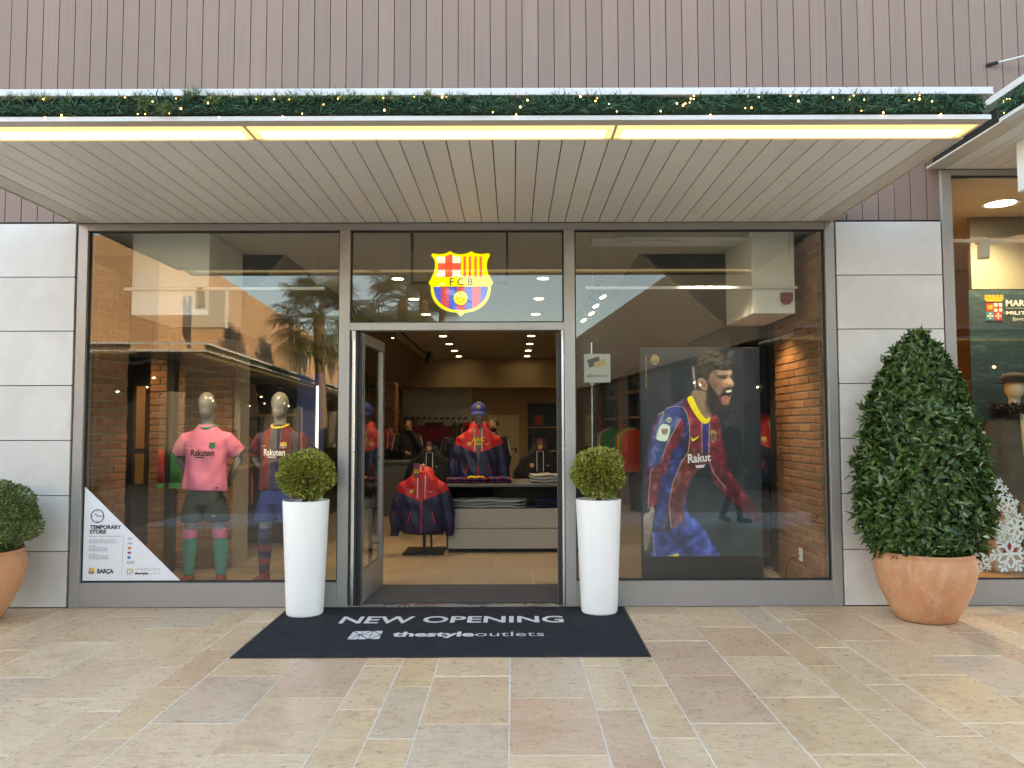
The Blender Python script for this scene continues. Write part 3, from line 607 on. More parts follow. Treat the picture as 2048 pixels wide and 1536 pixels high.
def folded(x, y, z, w, d, layers, cols, label, rz=0):
    t = thing('folded_clothes', label, 'clothes', (x, y, z), rz); zz = 0
    for i in range(layers):
        h = random.uniform(.028, .042); m_ = cols[i % len(cols)]; rings = []
        n = 9; vs = []
        for k in range(n + 1):
            xx = -w / 2 + w * k / n; s_ = .012 * math.sin(k * 1.3 + i) + .006 * math.sin(k * 2.9); e = min(1, .45 + min(k, n - k) * .3)
            rings.append([(xx + random.uniform(-.004, .004), d / 2 * math.cos(a) * (.97 + .03 * math.sin(k)), zz + h / 2 + s_ * .5 + h * .55 * e * math.copysign(abs(math.sin(a)) ** .6, math.sin(a))) for a in [2 * math.pi * q / 14 for q in range(14)]])
        obj('garment', MB().loft(rings), m_, t, smooth=True); zz += h * .97
    return t
cl = lambda n, c: M(n, c, .85, var=.12, scale=12, bump=.25, bscale=35, bdist=.006)
GREY, NAVY, BLK = cl('grey_cloth', (.42, .41, .37)), cl('navy_cloth', (.012, .014, .06)), cl('black_cloth', (.012, .012, .014))
folded(tx0 + .5, TY + .2, .537, .95, .3, 3, [GREY, cl('mid_grey_cloth', (.25, .26, .26)), GREY], 'grey and white folded sweatshirts on the open table shelf', R(-3))
folded(tx0 + 1.25, TY + .22, .537, .4, .3, 3, [NAVY, BLK], 'navy folded tops on the open table shelf', R(2)); folded(tx0 + .3, TY + .62, .537, .5, .3, 5, [BLK], 'black folded tops at the back of the open table shelf')
p = at(1085, 965, TY + .3); folded(p.x + .05, TY + .3, .836, .42, .34, 3, [GREY, cl('pale_cloth', (.5, .49, .45))], 'crumpled pale grey sweatshirts on the table top', R(6))
def stripe_mat(name, cols, pitch, axis=0):
    t = NT(name); tc = t.n('TexCoord'); sp_ = t.n('SeparateXYZ', {0: tc.outputs['Object']}); f = t.math('FRACT', t.math('DIVIDE', t.math('ADD', sp_.outputs[axis], 10), pitch))
    st = [(i / len(cols), c) for i, c in enumerate(cols)]; n = t.noise(tc.outputs['Object'], 30, 3); t.bsdf(col=t.ramp(f, st, 'CONSTANT'), rough=.8, nor=t.bump(n, .3, .006)); return t.mat
BLAU = stripe_mat('club_stripes', [(.16, .008, .03), (.012, .018, .10), (.16, .008, .03), (.012, .018, .10)], .24)
for k, (px, nm) in enumerate(((915, 'with white edge'), (952, 'with bright yellow collar'), (1000, 'lying next to the grey sweatshirts'))):
    p = at(px, 968, TY + .15); fs = folded(p.x, TY + .2, .836, .28, .3, 2, [BLAU], 'folded striped club shirt ' + nm + ' on the table')
    if k == 1: obj('collar', MB().tube([(-.1, -.1, .072), (-.05, -.14, .08), (0, -.155, .076), (.05, -.14, .08), (.1, -.1, .072)], .013, 8), cl('yellow_cloth', (.75, .5, .02)), fs)
tag(obj('service_counter', MB().box(-2.3, -1.15, 6.45, 7.05, .006, .9, bev=.004).box(-2.32, -1.13, 6.43, 7.07, .901, .935, bev=.004), M('grey_counter', (.11, .11, .105), .55)), 'grey service counter at the back of the shop', 'counter')
tag(obj('cardboard_box', MB().box(-.98, -.72, 5.2, 5.45, .006, .75, bev=.004), M('cardboard', (.33, .2, .1), .8)), 'plain brown cardboard box standing behind the hanging jacket', 'box')
# ------------------------------------------------------------------ crest outline (drawn once, used as sign, badge and print)
CR = lambda pts: [((x - 785) / 1300, (805 - z) / 1300) for x, z in pts]
CO = CR([(185, 235), (225, 195), (320, 212), (400, 212), (490, 193), (565, 152), (640, 193), (715, 212), (790, 217), (850, 212), (920, 193), (990, 152), (1060, 190), (1140, 210), (1220, 212), (1335, 193), (1372, 235), (1330, 310), (1308, 380), (1300, 450), (1306, 520), (1325, 590), (1375, 690), (1432, 797), (1382, 860), (1380, 930), (1362, 1040), (1325, 1130), (1280, 1200), (1220, 1262), (1150, 1312), (1060, 1358), (960, 1380), (865, 1395), (785, 1467), (700, 1390), (600, 1380), (510, 1358), (420, 1318), (350, 1268), (285, 1205), (235, 1125), (202, 1040), (185, 950), (182, 860), (138, 797), (195, 690), (240, 590), (260, 510), (267, 430), (262, 370), (245, 320)])
CTL = CR([(265, 265), (420, 265), (500, 245), (565, 213), (640, 245), (710, 265), (780, 272), (780, 670), (285, 670), (310, 590), (325, 510), (325, 420), (305, 330)])
CTR = CR([(784, 272), (900, 262), (990, 213), (1060, 245), (1140, 262), (1300, 255), (1262, 330), (1246, 420), (1246, 510), (1262, 590), (1285, 670), (784, 670)])
def cbot(x): return 1345 - 475 * (1 - math.sqrt(max(0, 1 - (abs(x - 780) / 548) ** 2.3)))
def cbar(x0, x1, n=6): xs = [x0 + (x1 - x0) * i / n for i in range(n + 1)]; return CR([(x0, 872), (x1, 872)] + [(x, max(874, cbot(x))) for x in xs[::-1]])
def crest(mb, s, y=0.0, dy=.002, dx=0, dz=0, rim=True, cols=(0, 1, 2, 3, 4, 5)):
    """material slots: yellow, red, white, blue, claret, dark"""
    Y_, Rd, Wh, Bl, Cl, Dk = cols; T = lambda pts: [(dx + x * s, dz + z * s) for x, z in pts]
    mb.poly(T(CO), y, Y_); mb.poly(T(CTL), y - dy, Wh)
    mb.poly(T(CR([(470, 254), (500, 245), (565, 213), (615, 234), (615, 670), (470, 670)])), y - 2 * dy, Rd); mb.poly(T(CR([(324, 395), (780, 395), (780, 535), (320, 535), (325, 470)])), y - 2 * dy, Rd)
    for a, b in ((835, 885), (940, 990), (1055, 1100), (1155, 1205)): mb.poly(T(CR([(a, 262), (b, 258), (b, 668), (a, 668)])), y - dy, Rd)
    for a, b, c in ((234, 385, Bl), (385, 545, Cl), (545, 700, Bl), (700, 865, Cl), (865, 1010, Bl), (1010, 1180, Cl), (1180, 1326, Bl)): mb.poly(T(cbar(a, b)), y - dy, c)
    circ = [(780 + 148 * math.cos(t), 1100 + 148 * math.sin(t)) for t in [2 * math.pi * i / 28 for i in range(28)]]
    mb.poly(T(CR(circ)), y - 2 * dy, Dk); mb.poly(T(CR([(780 + (x - 780) * .94, 1100 + (z - 1100) * .94) for x, z in circ])), y - 3 * dy, Y_)
    def stroke(pts, w, k=3):
        for (xa, za), (xb, zb) in zip(pts[:-1], pts[1:]):
            d = Vector((xb - xa, zb - za)); L = d.length; n = Vector((-d.y, d.x)) / L * w / 2; e = d / L * w * .3
            mb.poly(T(CR([(xa + n.x - e.x, za + n.y - e.y), (xb + n.x + e.x, zb + n.y + e.y), (xb - n.x + e.x, zb - n.y + e.y), (xa - n.x - e.x, za - n.y - e.y)])), y - (k + 1) * dy, Dk)
    if rim:
        stroke([(690, 1000), (690, 1060), (720, 1110), (770, 1090), (775, 1040), (768, 960)], 9); stroke([(770, 1010), (850, 1020), (910, 1060)], 9); stroke([(770, 1090), (830, 1100), (840, 1150), (800, 1190), (710, 1205)], 9); stroke([(840, 1130), (900, 1125), (922, 1140)], 9); stroke([(650, 1160), (690, 1140), (720, 1110)], 9)
        for loop in (CTL, CTR): pass
        stroke([(235, 872), (1325, 872)], 8, 1); stroke([(285, 673), (1285, 673)], 8, 1); stroke([(782, 272), (782, 670)], 8, 2)
    t = text_mb('FCB', .16 * s, bold=.0015 * s, spacing=1.55, align='CENTER'); put(mb, t, dx + .0 * s, y - 4 * dy, dz - .03 * s, mi=Dk); return mb
def ccols(k=0, e=0):
    base = [('yellow', (.86, .74, .0)), ('red', (.75, .09, .05)), ('white', (.75, .78, .76)), ('blue', (.03, .06, .55)), ('claret', (.50, .035, .08)), ('dark', (.06, .04, .02))]
    r = []
    for n, c in base:
        if e: r.append(emissive('lit_crest_' + n, c, e if n != 'dark' else 0, base=c))
        else: r.append(M('crest_' + n, sc3(c, 1 - k), .6, var=.03))
    return r
CRM = ccols()
SWOOSH = [(0, .35), (.06, .12), (.2, .02), (.42, .10), (1, .42), (.4, .24), (.24, .2), (.14, .26)]

# ------------------------------------------------------------------ figures
def bvh_of(me): return BVHTree.FromPolygons([v.co for v in me.vertices], [tuple(p.vertices) for p in me.polygons])
def decal(mb, bvh, off=.005, dirn=-1):
    vs = []
    for x, y, z in mb.v:
        h = bvh.ray_cast(Vector((x, -1.5, z)), Vector((0, 1, 0)))
        vs.append((x, (h[0].y if h[0] is not None else 0) - off + y, z))
    mb.v = vs; return mb
SKINM = M('skin', (.52, .30, .21), .5, var=.06)
MANN = M('mannequin_grey', (.22, .215, .205), .32, var=.02, coat=.15)
def limb(mb, pts, rs, n=14): return mb.tube(pts, rs, n)
def mannequin_body(full=True):
    mb = MB(); mb.ell((0, -.012, 1.757), (.083, .104, .118), 20); mb.ell((0, -.03, 1.69), (.066, .078, .085), 16)
    mb.capsule((0, .012, 1.5), (0, .0, 1.68), .062, .055)
    for s in (-1, 1): mb.ell((s * .083, .0, 1.735), (.008, .018, .028), 8)
    mb.loft([sring(0, .01, z, rx, ry) for z, rx, ry in ((.88, .15, .11), (1.0, .15, .105), (1.12, .135, .095), (1.3, .17, .11), (1.40, .175, .105), (1.46, .13, .085), (1.52, .07, .065), (1.56, .06, .06))])
    for s in (-1, 1):
        mb.capsule((s * .175, .01, 1.43), (s * .285, .085, 1.21), .056, .046); mb.capsule((s * .285, .085, 1.21), (s * .165, .2, .99), .046, .031)
        w = Vector((s * .165, .2, .99)); d = Vector((-s * .5, .25, -.7)).normalized(); mb.capsule(w, w + d * .07, .03, .034)
        for k in range(4): o = Vector((s * .012, .02, .01)) * (k - 1.5); mb.capsule(w + d * .07 + o, w + d * (.135 - .008 * abs(k - 1.4)) + o, .011, .009, 8)
        mb.capsule(w + d * .03, w + d * .06 + Vector((0, -.045, .0)), .013, .01, 8)
        if full:
            mb.capsule((s * .095, 0, .92), (s * .135, -.01, .53), .088, .058)
            limb(mb, [(s * .135, -.01, .55), (s * .14, .0, .46), (s * .148, .018, .35), (s * .15, .015, .22), (s * .152, .015, .08)], [.056, .056, .062, .048, .038])
            mb.capsule((s * .152, .02, .055), (s * .165, -.15, .035), .045, .032)
    return remesh(mb, .0095, 3, name='body')
def shirt_mesh(hem=.915, rx=.2, tilt=.0, sl=.27, seed=0):
    mb = MB(); rr = random.Random(seed)
    prof = ((hem, rx * 1.04, .145), (hem + .05, rx * 1.03, .145), (1.05, rx * .99, .14), (1.18, rx * .97, .135), (1.32, rx * .99, .132), (1.40, rx * .98, .122), (1.46, .168, .105), (1.51, .118, .085), (1.545, .08, .075), (1.553, .074, .07))
    rings = []
    for z, a, b in prof:
        k = max(0, 1.3 - z); r = []
        for i, p in enumerate(sring(0, .008, z, a, b, 40)):
            th = 2 * math.pi * i / 40; w = 1 + k * .16 * math.sin(5 * th + seed + z * 3) + k * .10 * math.sin(9 * th + 2 * seed)
            r.append((p[0] * w, p[1] * w, z + tilt * p[0] * (1 if z < 1 else 0)))
        rings.append(r)
    mb.loft(rings)
    for s in (-1, 1): mb.tube([(s * .11, .0, 1.45), (s * .185, .008, 1.415), (s * .235, .035, 1.345), (s * .283, .073, sl + 1.0)], [.052, .075, .081, .079], 18)
    me = remesh(mb, .011, 4, name='shirt')
    for v in me.vertices:
        x, y, z = v.co; w = .010 * math.sin(17 * z + 19 * x + seed) * math.sin(13 * x - 5 * z + seed) * (1 if z < 1.33 else .4) + .005 * math.sin(38 * x - 21 * z + seed) * math.sin(9 * z)
        v.co.y += w
    return me
def shorts_mesh(bot=.615):
    mb = MB().loft([sring(0, .0, z, rx, ry) for z, rx, ry in ((.78, .175, .13), (.88, .172, .125), (.97, .155, .115))])
    for s in (-1, 1): mb.loft([sring(s * x, -.005, z, rx, ry) for z, x, rx, ry in ((bot, .122, .112, .118), (.7, .112, .112, .12), (.8, .095, .1, .12), (.9, .08, .09, .11))])
    return remesh(mb, .012, 3, name='shorts')
def sock_mb(s, z0, z1, g=.006):
    P = [(.08, .015, .152, .04), (.22, .015, .15, .050), (.35, .018, .148, .063), (.46, 0, .14, .059), (.56, -.01, .135, .060)]
    f = lambda z, c: float(np.interp(z, [p[0] for p in P], [p[c] for p in P])); zs = [z0 + (z1 - z0) * i / 10 for i in range(11)]
    return MB().loft([sring(s * f(z, 2), f(z, 1), z, f(z, 3) + g, f(z, 3) + g, 20, 2) for z in zs])
def jersey_mannequin(label, loc, rz, mats, seed, tilt, under):
    m = thing('mannequin', label, 'mannequin', loc, rz, 'kit mannequins in the display window')
    obj('body', mannequin_body(), MANN, m)
    me = shirt_mesh(seed=seed, tilt=tilt); bv = bvh_of(me)
    sh = obj('shirt', me, mats['shirt'], m)
    col = MB().tube([(.080 * math.cos(t), .004 + .078 * math.sin(t), 1.549 - .03 * max(0, -math.sin(t))) for t in [2 * math.pi * i / 24 for i in range(25)]], .0125, 8); obj('collar', col, mats['collar'], sh, smooth=True)
    for s in (-1, 1):
        d = Vector((s * .04, .035, -.09)).normalized(); p = Vector((s * .283, .073, 1.278)); obj('cuff', MB().tube([p - d * .008, p + d * .012], [.0815, .0805], 20), mats['cuff'], sh, smooth=True)
    t = text_mb('Rakuten', .088, bold=.0022, align='CENTER'); fit(t, -.108, .108); lab = MB(); put(lab, t, .0, 0, 1.255)
    lab.poly([(-.075, 1.243), (.03, 1.243), (.02, 1.234), (-.055, 1.234)], 0); obj('sponsor_print', decal(lab, bv, .006), mats['print'], sh)
    sw = MB().poly([(-.125 + x * .045, 1.335 + z * .045) for x, z in SWOOSH], 0); obj('swoosh', decal(sw, bv, .006), mats['swoosh'], sh)
    cr_ = MB(); crest(cr_, .062, 0, .0008, .088, 1.352, False); obj('badge', decal(cr_, bv, .006), mats['badge'], sh)
    hm = MB().box(.125, .15, 0, .001, hem_z(.94), hem_z(.94) + .012); obj('hem_tag', decal(hm, bv, .004), MAT['black_metal'], sh)
    so = obj('shorts', shorts_mesh(), mats['shorts'], m); bs_ = bvh_of(so.data)
    sw = MB().poly([(.10 + x * .05, .668 + z * .05) for x, z in SWOOSH], 0); obj('swoosh', decal(sw, bs_, .006), mats['swoosh2'], so)
    for s in (-1, 1):
        k = obj('sock', sock_mb(s, .085, .46), mats['sock'], m, smooth=True); obj('sock_band', sock_mb(s, .455, .545, .0075), mats['band'], k, smooth=True)
        obj('boot', remesh(MB().capsule((s * .152, .035, .06), (s * .165, -.165, .042), .055, .04).box(s * .16 - .035, s * .16 + .035, -.17, .06, 0.0, .03), .009, 3, name='boot'), mats['boot'], m)
    obj('base_plate', MB().lathe([(.17, 0), (.17, .006), (.165, .008)], 32), MAT['alu'], m)
    return m
def hem_z(z): return z
cloth = lambda n, c, r=.75: M(n, c, r, var=.10, scale=9, bump=.5, bscale=13, bdist=.016, sheen=.02)
PINK, TEAL, DKG = cloth('pink_jersey', (.74, .20, .33)), cloth('teal_sock', (.03, .25, .20)), cloth('dark_green_shorts', (.022, .03, .026))
G_B = [cloth('badge_green', (.01, .2, .12)), cloth('badge_dark', (.01, .03, .03)), cloth('badge_green2', (.01, .2, .12)), cloth('badge_dark2', (.02, .06, .05)), cloth('badge_green3', (.015, .25, .15)), MAT['black_metal']]
WHT = cloth('white_print', (.8, .8, .8))
jersey_mannequin('grey mannequin in pink jersey, black shorts and green socks', (at(410, 1000, .88).x, .88, .008), R(4), dict(shirt=PINK, collar=TEAL, cuff=cloth('cuff_green', (.02, .07, .06)), print=cloth('black_print', (.03, .012, .02)), swoosh=cloth('black_print2', (.06, .015, .03)), badge=G_B, shorts=DKG, swoosh2=PINK, sock=TEAL, band=PINK, boot=cloth('red_boot', (.2, .015, .02), .4)), 1, -.05, None)
bt = NT('club_jersey'); tc = bt.n('TexCoord'); sp_ = bt.n('SeparateXYZ', {0: tc.outputs['Object']}); xx = bt.rng(sp_.outputs[0], -.35, .35, 0, 1)
MA, NV, PI_ = (.13, .003, .012), (.006, .010, .05), (.30, .13, .05)
q = lambda x: (x + .35) / .7
c = bt.ramp(xx, [(0, NV), (q(-.275), MA), (q(-.205), NV), (q(-.145), PI_), (q(-.1425), MA), (q(-.052), PI_), (q(-.0495), NV), (q(.05), PI_), (q(.0525), MA), (q(.143), PI_), (q(.1455), NV), (q(.215), MA), (q(.285), NV)], 'CONSTANT')
nn = bt.noise(tc.outputs['Object'], 28, 3); bt.bsdf(col=c, rough=.7, nor=bt.bump(nn, .4, .012), sheen=.02)
YEL, BLUE = cloth('yellow_trim', (.75, .55, .02)), cloth('royal_shorts', (.012, .028, .17))
st = NT('hooped_sock'); tc = st.n('TexCoord'); sp_ = st.n('SeparateXYZ', {0: tc.outputs['Object']}); f = st.math('FRACT', st.math('DIVIDE', sp_.outputs[2], .13)); st.bsdf(col=st.ramp(f, [(0, NV), (.5, (.16, .01, .03))], 'CONSTANT'), rough=.8)
jersey_mannequin('grey mannequin in claret and blue striped jersey and blue shorts', (at(557, 1000, .9).x, .9, .008), R(-8), dict(shirt=bt.mat, collar=YEL, cuff=cloth('claret_cuff', (.2, .006, .03)), print=WHT, swoosh=YEL, badge=CRM, shorts=BLUE, swoosh2=YEL, sock=st.mat, band=cloth('navy_band', (.02, .03, .12)), boot=cloth('claret_boot', (.16, .01, .02), .4)), 4, .02, None)

RED, NVY = cloth('red_nylon', (.50, .010, .016), .5), cloth('navy_nylon', (.006, .008, .042), .5)
def jacket_mesh(seed=0, puff=1.0):
    mb = MB(); mb.loft([sring(0, 0, z, rx * puff, ry) for z, rx, ry in ((-.74, .235, .12), (-.70, .262, .135), (-.5, .275, .14), (-.3, .265, .135), (-.18, .24, .12), (-.10, .19, .11), (-.045, .13, .095), (0, .09, .08), (.012, .07, .07))])
    mb.ell((0, .045, -.02), (.135, .09, .085), 14)
    for s in (-1, 1): mb.tube([(s * .13, 0, -.13), (s * .215, .0, -.19), (s * .29, .01, -.36), (s * .325, .005, -.55), (s * .33, -.02, -.77)], [.058, .078, .08, .072, .05], 16)
    me = remesh(mb, .013, 3, name='jacket')
    for v in me.vertices:
        x, y, z = v.co; v.co.y += .008 * math.sin(26 * z + 14 * x + seed) * math.sin(13 * x + seed) + .005 * math.sin(50 * x + 17 * z); v.co.x += .005 * math.sin(30 * z + seed)
    return me
def jacket(parent, loc, seed, m_top, m_low, zipc=(.5, .02, .03), name='jacket', prints=True, label=None):
    me = jacket_mesh(seed); j = obj(name, me, [m_low, m_top], parent, label, loc=loc); bv = bvh_of(me)
    for p in me.polygons:
        c = p.center; p.material_index = 1 if c.z > -.355 + .42 * abs(c.x) else 0
    zp = MB()
    for i in range(24): zp.box(-.006, .006, 0, .002, -.72 + i * .021, -.72 + (i + 1) * .021)
    obj('zip', decal(zp, bv, .004), cloth('zip_cloth', zipc), j)
    for s in (-1, 1):
        dp = MB(); pts = [(s * .045, -.04 - i * .025) for i in range(12)]
        v = decal(MB().add([(x, 0, z) for x, z in pts], []), bv, .008).v; obj('drawstring', MB().tube(v, .0045, 6), WHT, j)
        pk = MB(); 
        for i in range(6): pk.box(s * (.13 + .006 * i) - .005, s * (.13 + .006 * i) + .005, 0, .002, -.5 - i * .022, -.478 - i * .022)
        obj('pocket_zip', decal(pk, bv, .004), cloth('zip_cloth2', zipc), j)
    if prints:
        cr_ = MB(); crest(cr_, .06, 0, .0008, -.115, -.235, False); obj('badge', decal(cr_, bv, .006), CRM, j)
        sw = MB().poly([(.09 + x * .045, -.245 + z * .045) for x, z in SWOOSH], 0); obj('swoosh', decal(sw, bv, .006), WHT, j)
    return j
TAGM = M('plum_card', (.17, .05, .07), .6)
def sale_tag(parent, loc, txt='50', s=1.0):
    t = obj('price_card', MB().box(-.035 * s, .035 * s, 0, .003, -.17 * s, 0), TAGM, parent, loc=loc)
    obj('figures', put(MB(), text_mb(txt, .06 * s, .002, align='CENTER'), 0, -.002, -.115 * s), cloth('card_yellow', (.75, .55, .05)), t)
    return t
# red and navy jacket on a low stand by the door
p = at(845, 1100, 2.62); stn = thing('garment_stand', 'black low two-arm garment stand with a square base', 'stand', (p.x, 2.62, .007))
obj('base', MB().box(-.24, .24, -.08, .42, 0, .025, bev=.004).box(-.2, .2, -.02, .36, .0255, .03), bk, stn)
obj('post', MB().box(-.018, .018, .08, .11, .026, 1.06).box(.06, .085, .22, .245, .026, .95), bk, stn)
obj('arm', MB().tube([(0, .095, 1.04), (0, .02, 1.06), (0, -.05, 1.075)], .009, 8), MAT['strap'], stn)
jk = thing('windbreaker', 'red and navy hooded windbreaker hanging low on the black stand', 'jacket', (p.x - .01, 2.6, 1.0))
jacket(jk, (0, 0, 0), 3, RED, NVY, name='shell'); sale_tag(jk, (-.055, -.15, .1)); obj('hanger_hook', MB().tube([(0, -.02, 0), (0, -.03, .05), (.02, -.04, .075), (.0, -.045, .085)], .006, 6), MAT['strap'], jk)
# bust with cap and open windbreaker on the table
p = at(957, 900, 3.15); bu = thing('bust_mannequin', 'grey bust mannequin in blue cap and open red and navy jacket', 'mannequin', (p.x, 3.15, .836))
sc_z = -.835
bb = mannequin_body(False)
for v in bb.vertices: v.co.z = v.co.z - .86
obj('body', bb, MANN, bu)
jj = jacket(bu, (0, .0, .71), 8, RED, NVY, name='jacket'); bv = bvh_of(jj.data)
tee = MB(); N_ = 14
for i in range(N_):
    za, zb = -.02 - i * .035, -.02 - (i + 1) * .035; wa, wb = .062 - i * .0042, .062 - (i + 1) * .0042
    tee.add([(-wa, 0, za), (-wb, 0, zb), (wb, 0, zb), (wa, 0, za)], [(0, 1, 2, 3)])
obj('tee', decal(tee, bv, .009), cloth('grey_tee', (.10, .10, .095)), jj)
tt = MB(); put(tt, text_mb('ARÇ', .075, .003, align='CENTER'), 0, -.004, -.20); tt.box(-.045, .045, -.004, -.003, -.225, -.215).box(-.045, .045, -.004, -.003, -.245, -.235)
obj('tee_print', decal(tt, bv, .010), YEL, jj)
cap = thing('baseball_cap', 'royal blue cap with club badge on the bust mannequin', 'cap', (p.x, 3.15, .836 + .905)); CAPM = cloth('cap_blue', (.015, .03, .22))
cm = MB(); rings = []
for k in range(9):
    t = math.pi / 2 * k / 8; rings.append([(.102 * math.cos(t) * math.cos(a), -.012 + .122 * math.cos(t) * math.sin(a), .105 * math.sin(t)) for a in [2 * math.pi * i / 24 for i in range(24)]])
cm.loft([[(x, y, z - .02) for x, y, z in rings[0]]] + rings, cap=False); obj('crown', cm, CAPM, cap, smooth=True)
vz = MB(); top = []
for k in range(5):
    top.append([(.1 * math.cos(t) * (1 - .0 * k), -.05 - (.085 + .02 * k) * math.sin(t) * 1.0 - .0, -.012 - .010 * k - .02 * math.cos(t) ** 2) for t in [math.pi * i / 14 for i in range(15)]])
nv = len(top[0]); vs = [p_ for r in top for p_ in r]; vs += [(x, y, z - .006) for x, y, z in vs]; fs_ = []
for k in range(4):
    for i in range(nv - 1): a_ = k * nv + i; fs_ += [(a_, a_ + 1, a_ + nv + 1, a_ + nv), (5 * nv + a_, 5 * nv + a_ + nv, 5 * nv + a_ + nv + 1, 5 * nv + a_ + 1)]
obj('visor', MB().add(vs, fs_), CAPM, cap, smooth=True); crb = MB(); crest(crb, .05, -.136, .0008, 0, .035, False); obj('badge', crb, CRM, cap)
# dark hoodies on stands further back
def back_jacket(px, Y, z, label, mt, ml, s=1.0, tg=True):
    p = at(px, 900, Y); t = thing('hooded_jacket', label, 'jacket', (p.x, Y, z), 0); j = jacket(t, (0, 0, 0), random.random() * 9, mt, ml, (.02, .02, .03), 'shell')
    obj('stand_post', MB().box(-.015, .015, .02, .05, -z + .007, .1).box(-.2, .2, -.15, .25, -z + .007, -z + .03), bk, t)
    if tg: sale_tag(t, (.0, -.15, .12))
    return t
back_jacket(860, 4.4, 1.2, 'black hooded jacket with a price card on a stand behind the red one', BLK, BLK); back_jacket(1079, 4.2, 1.22, 'black tracksuit top with club badge standing behind the table', BLK, BLK)
back_jacket(772, 7.6, 1.45, 'red jacket by the brick pillar inside the door', cloth('dark_red_nylon', (.22, .01, .015), .6), BLK, tg=False)
p = at(1545, 900, 1.95); t_ = thing('hooded_jacket', 'red and navy jacket between the poster and the brick wall', 'jacket', (p.x - .02, 1.95, 1.62)); jacket(t_, (0, 0, 0), 5.5, RED, NVY, name='shell'); sale_tag(t_, (0, -.15, .13), '30'); obj('stand_post', MB().box(-.015, .015, .02, .05, -1.61, .1).box(-.2, .2, -.15, .25, -1.61, -1.59), bk, t_)

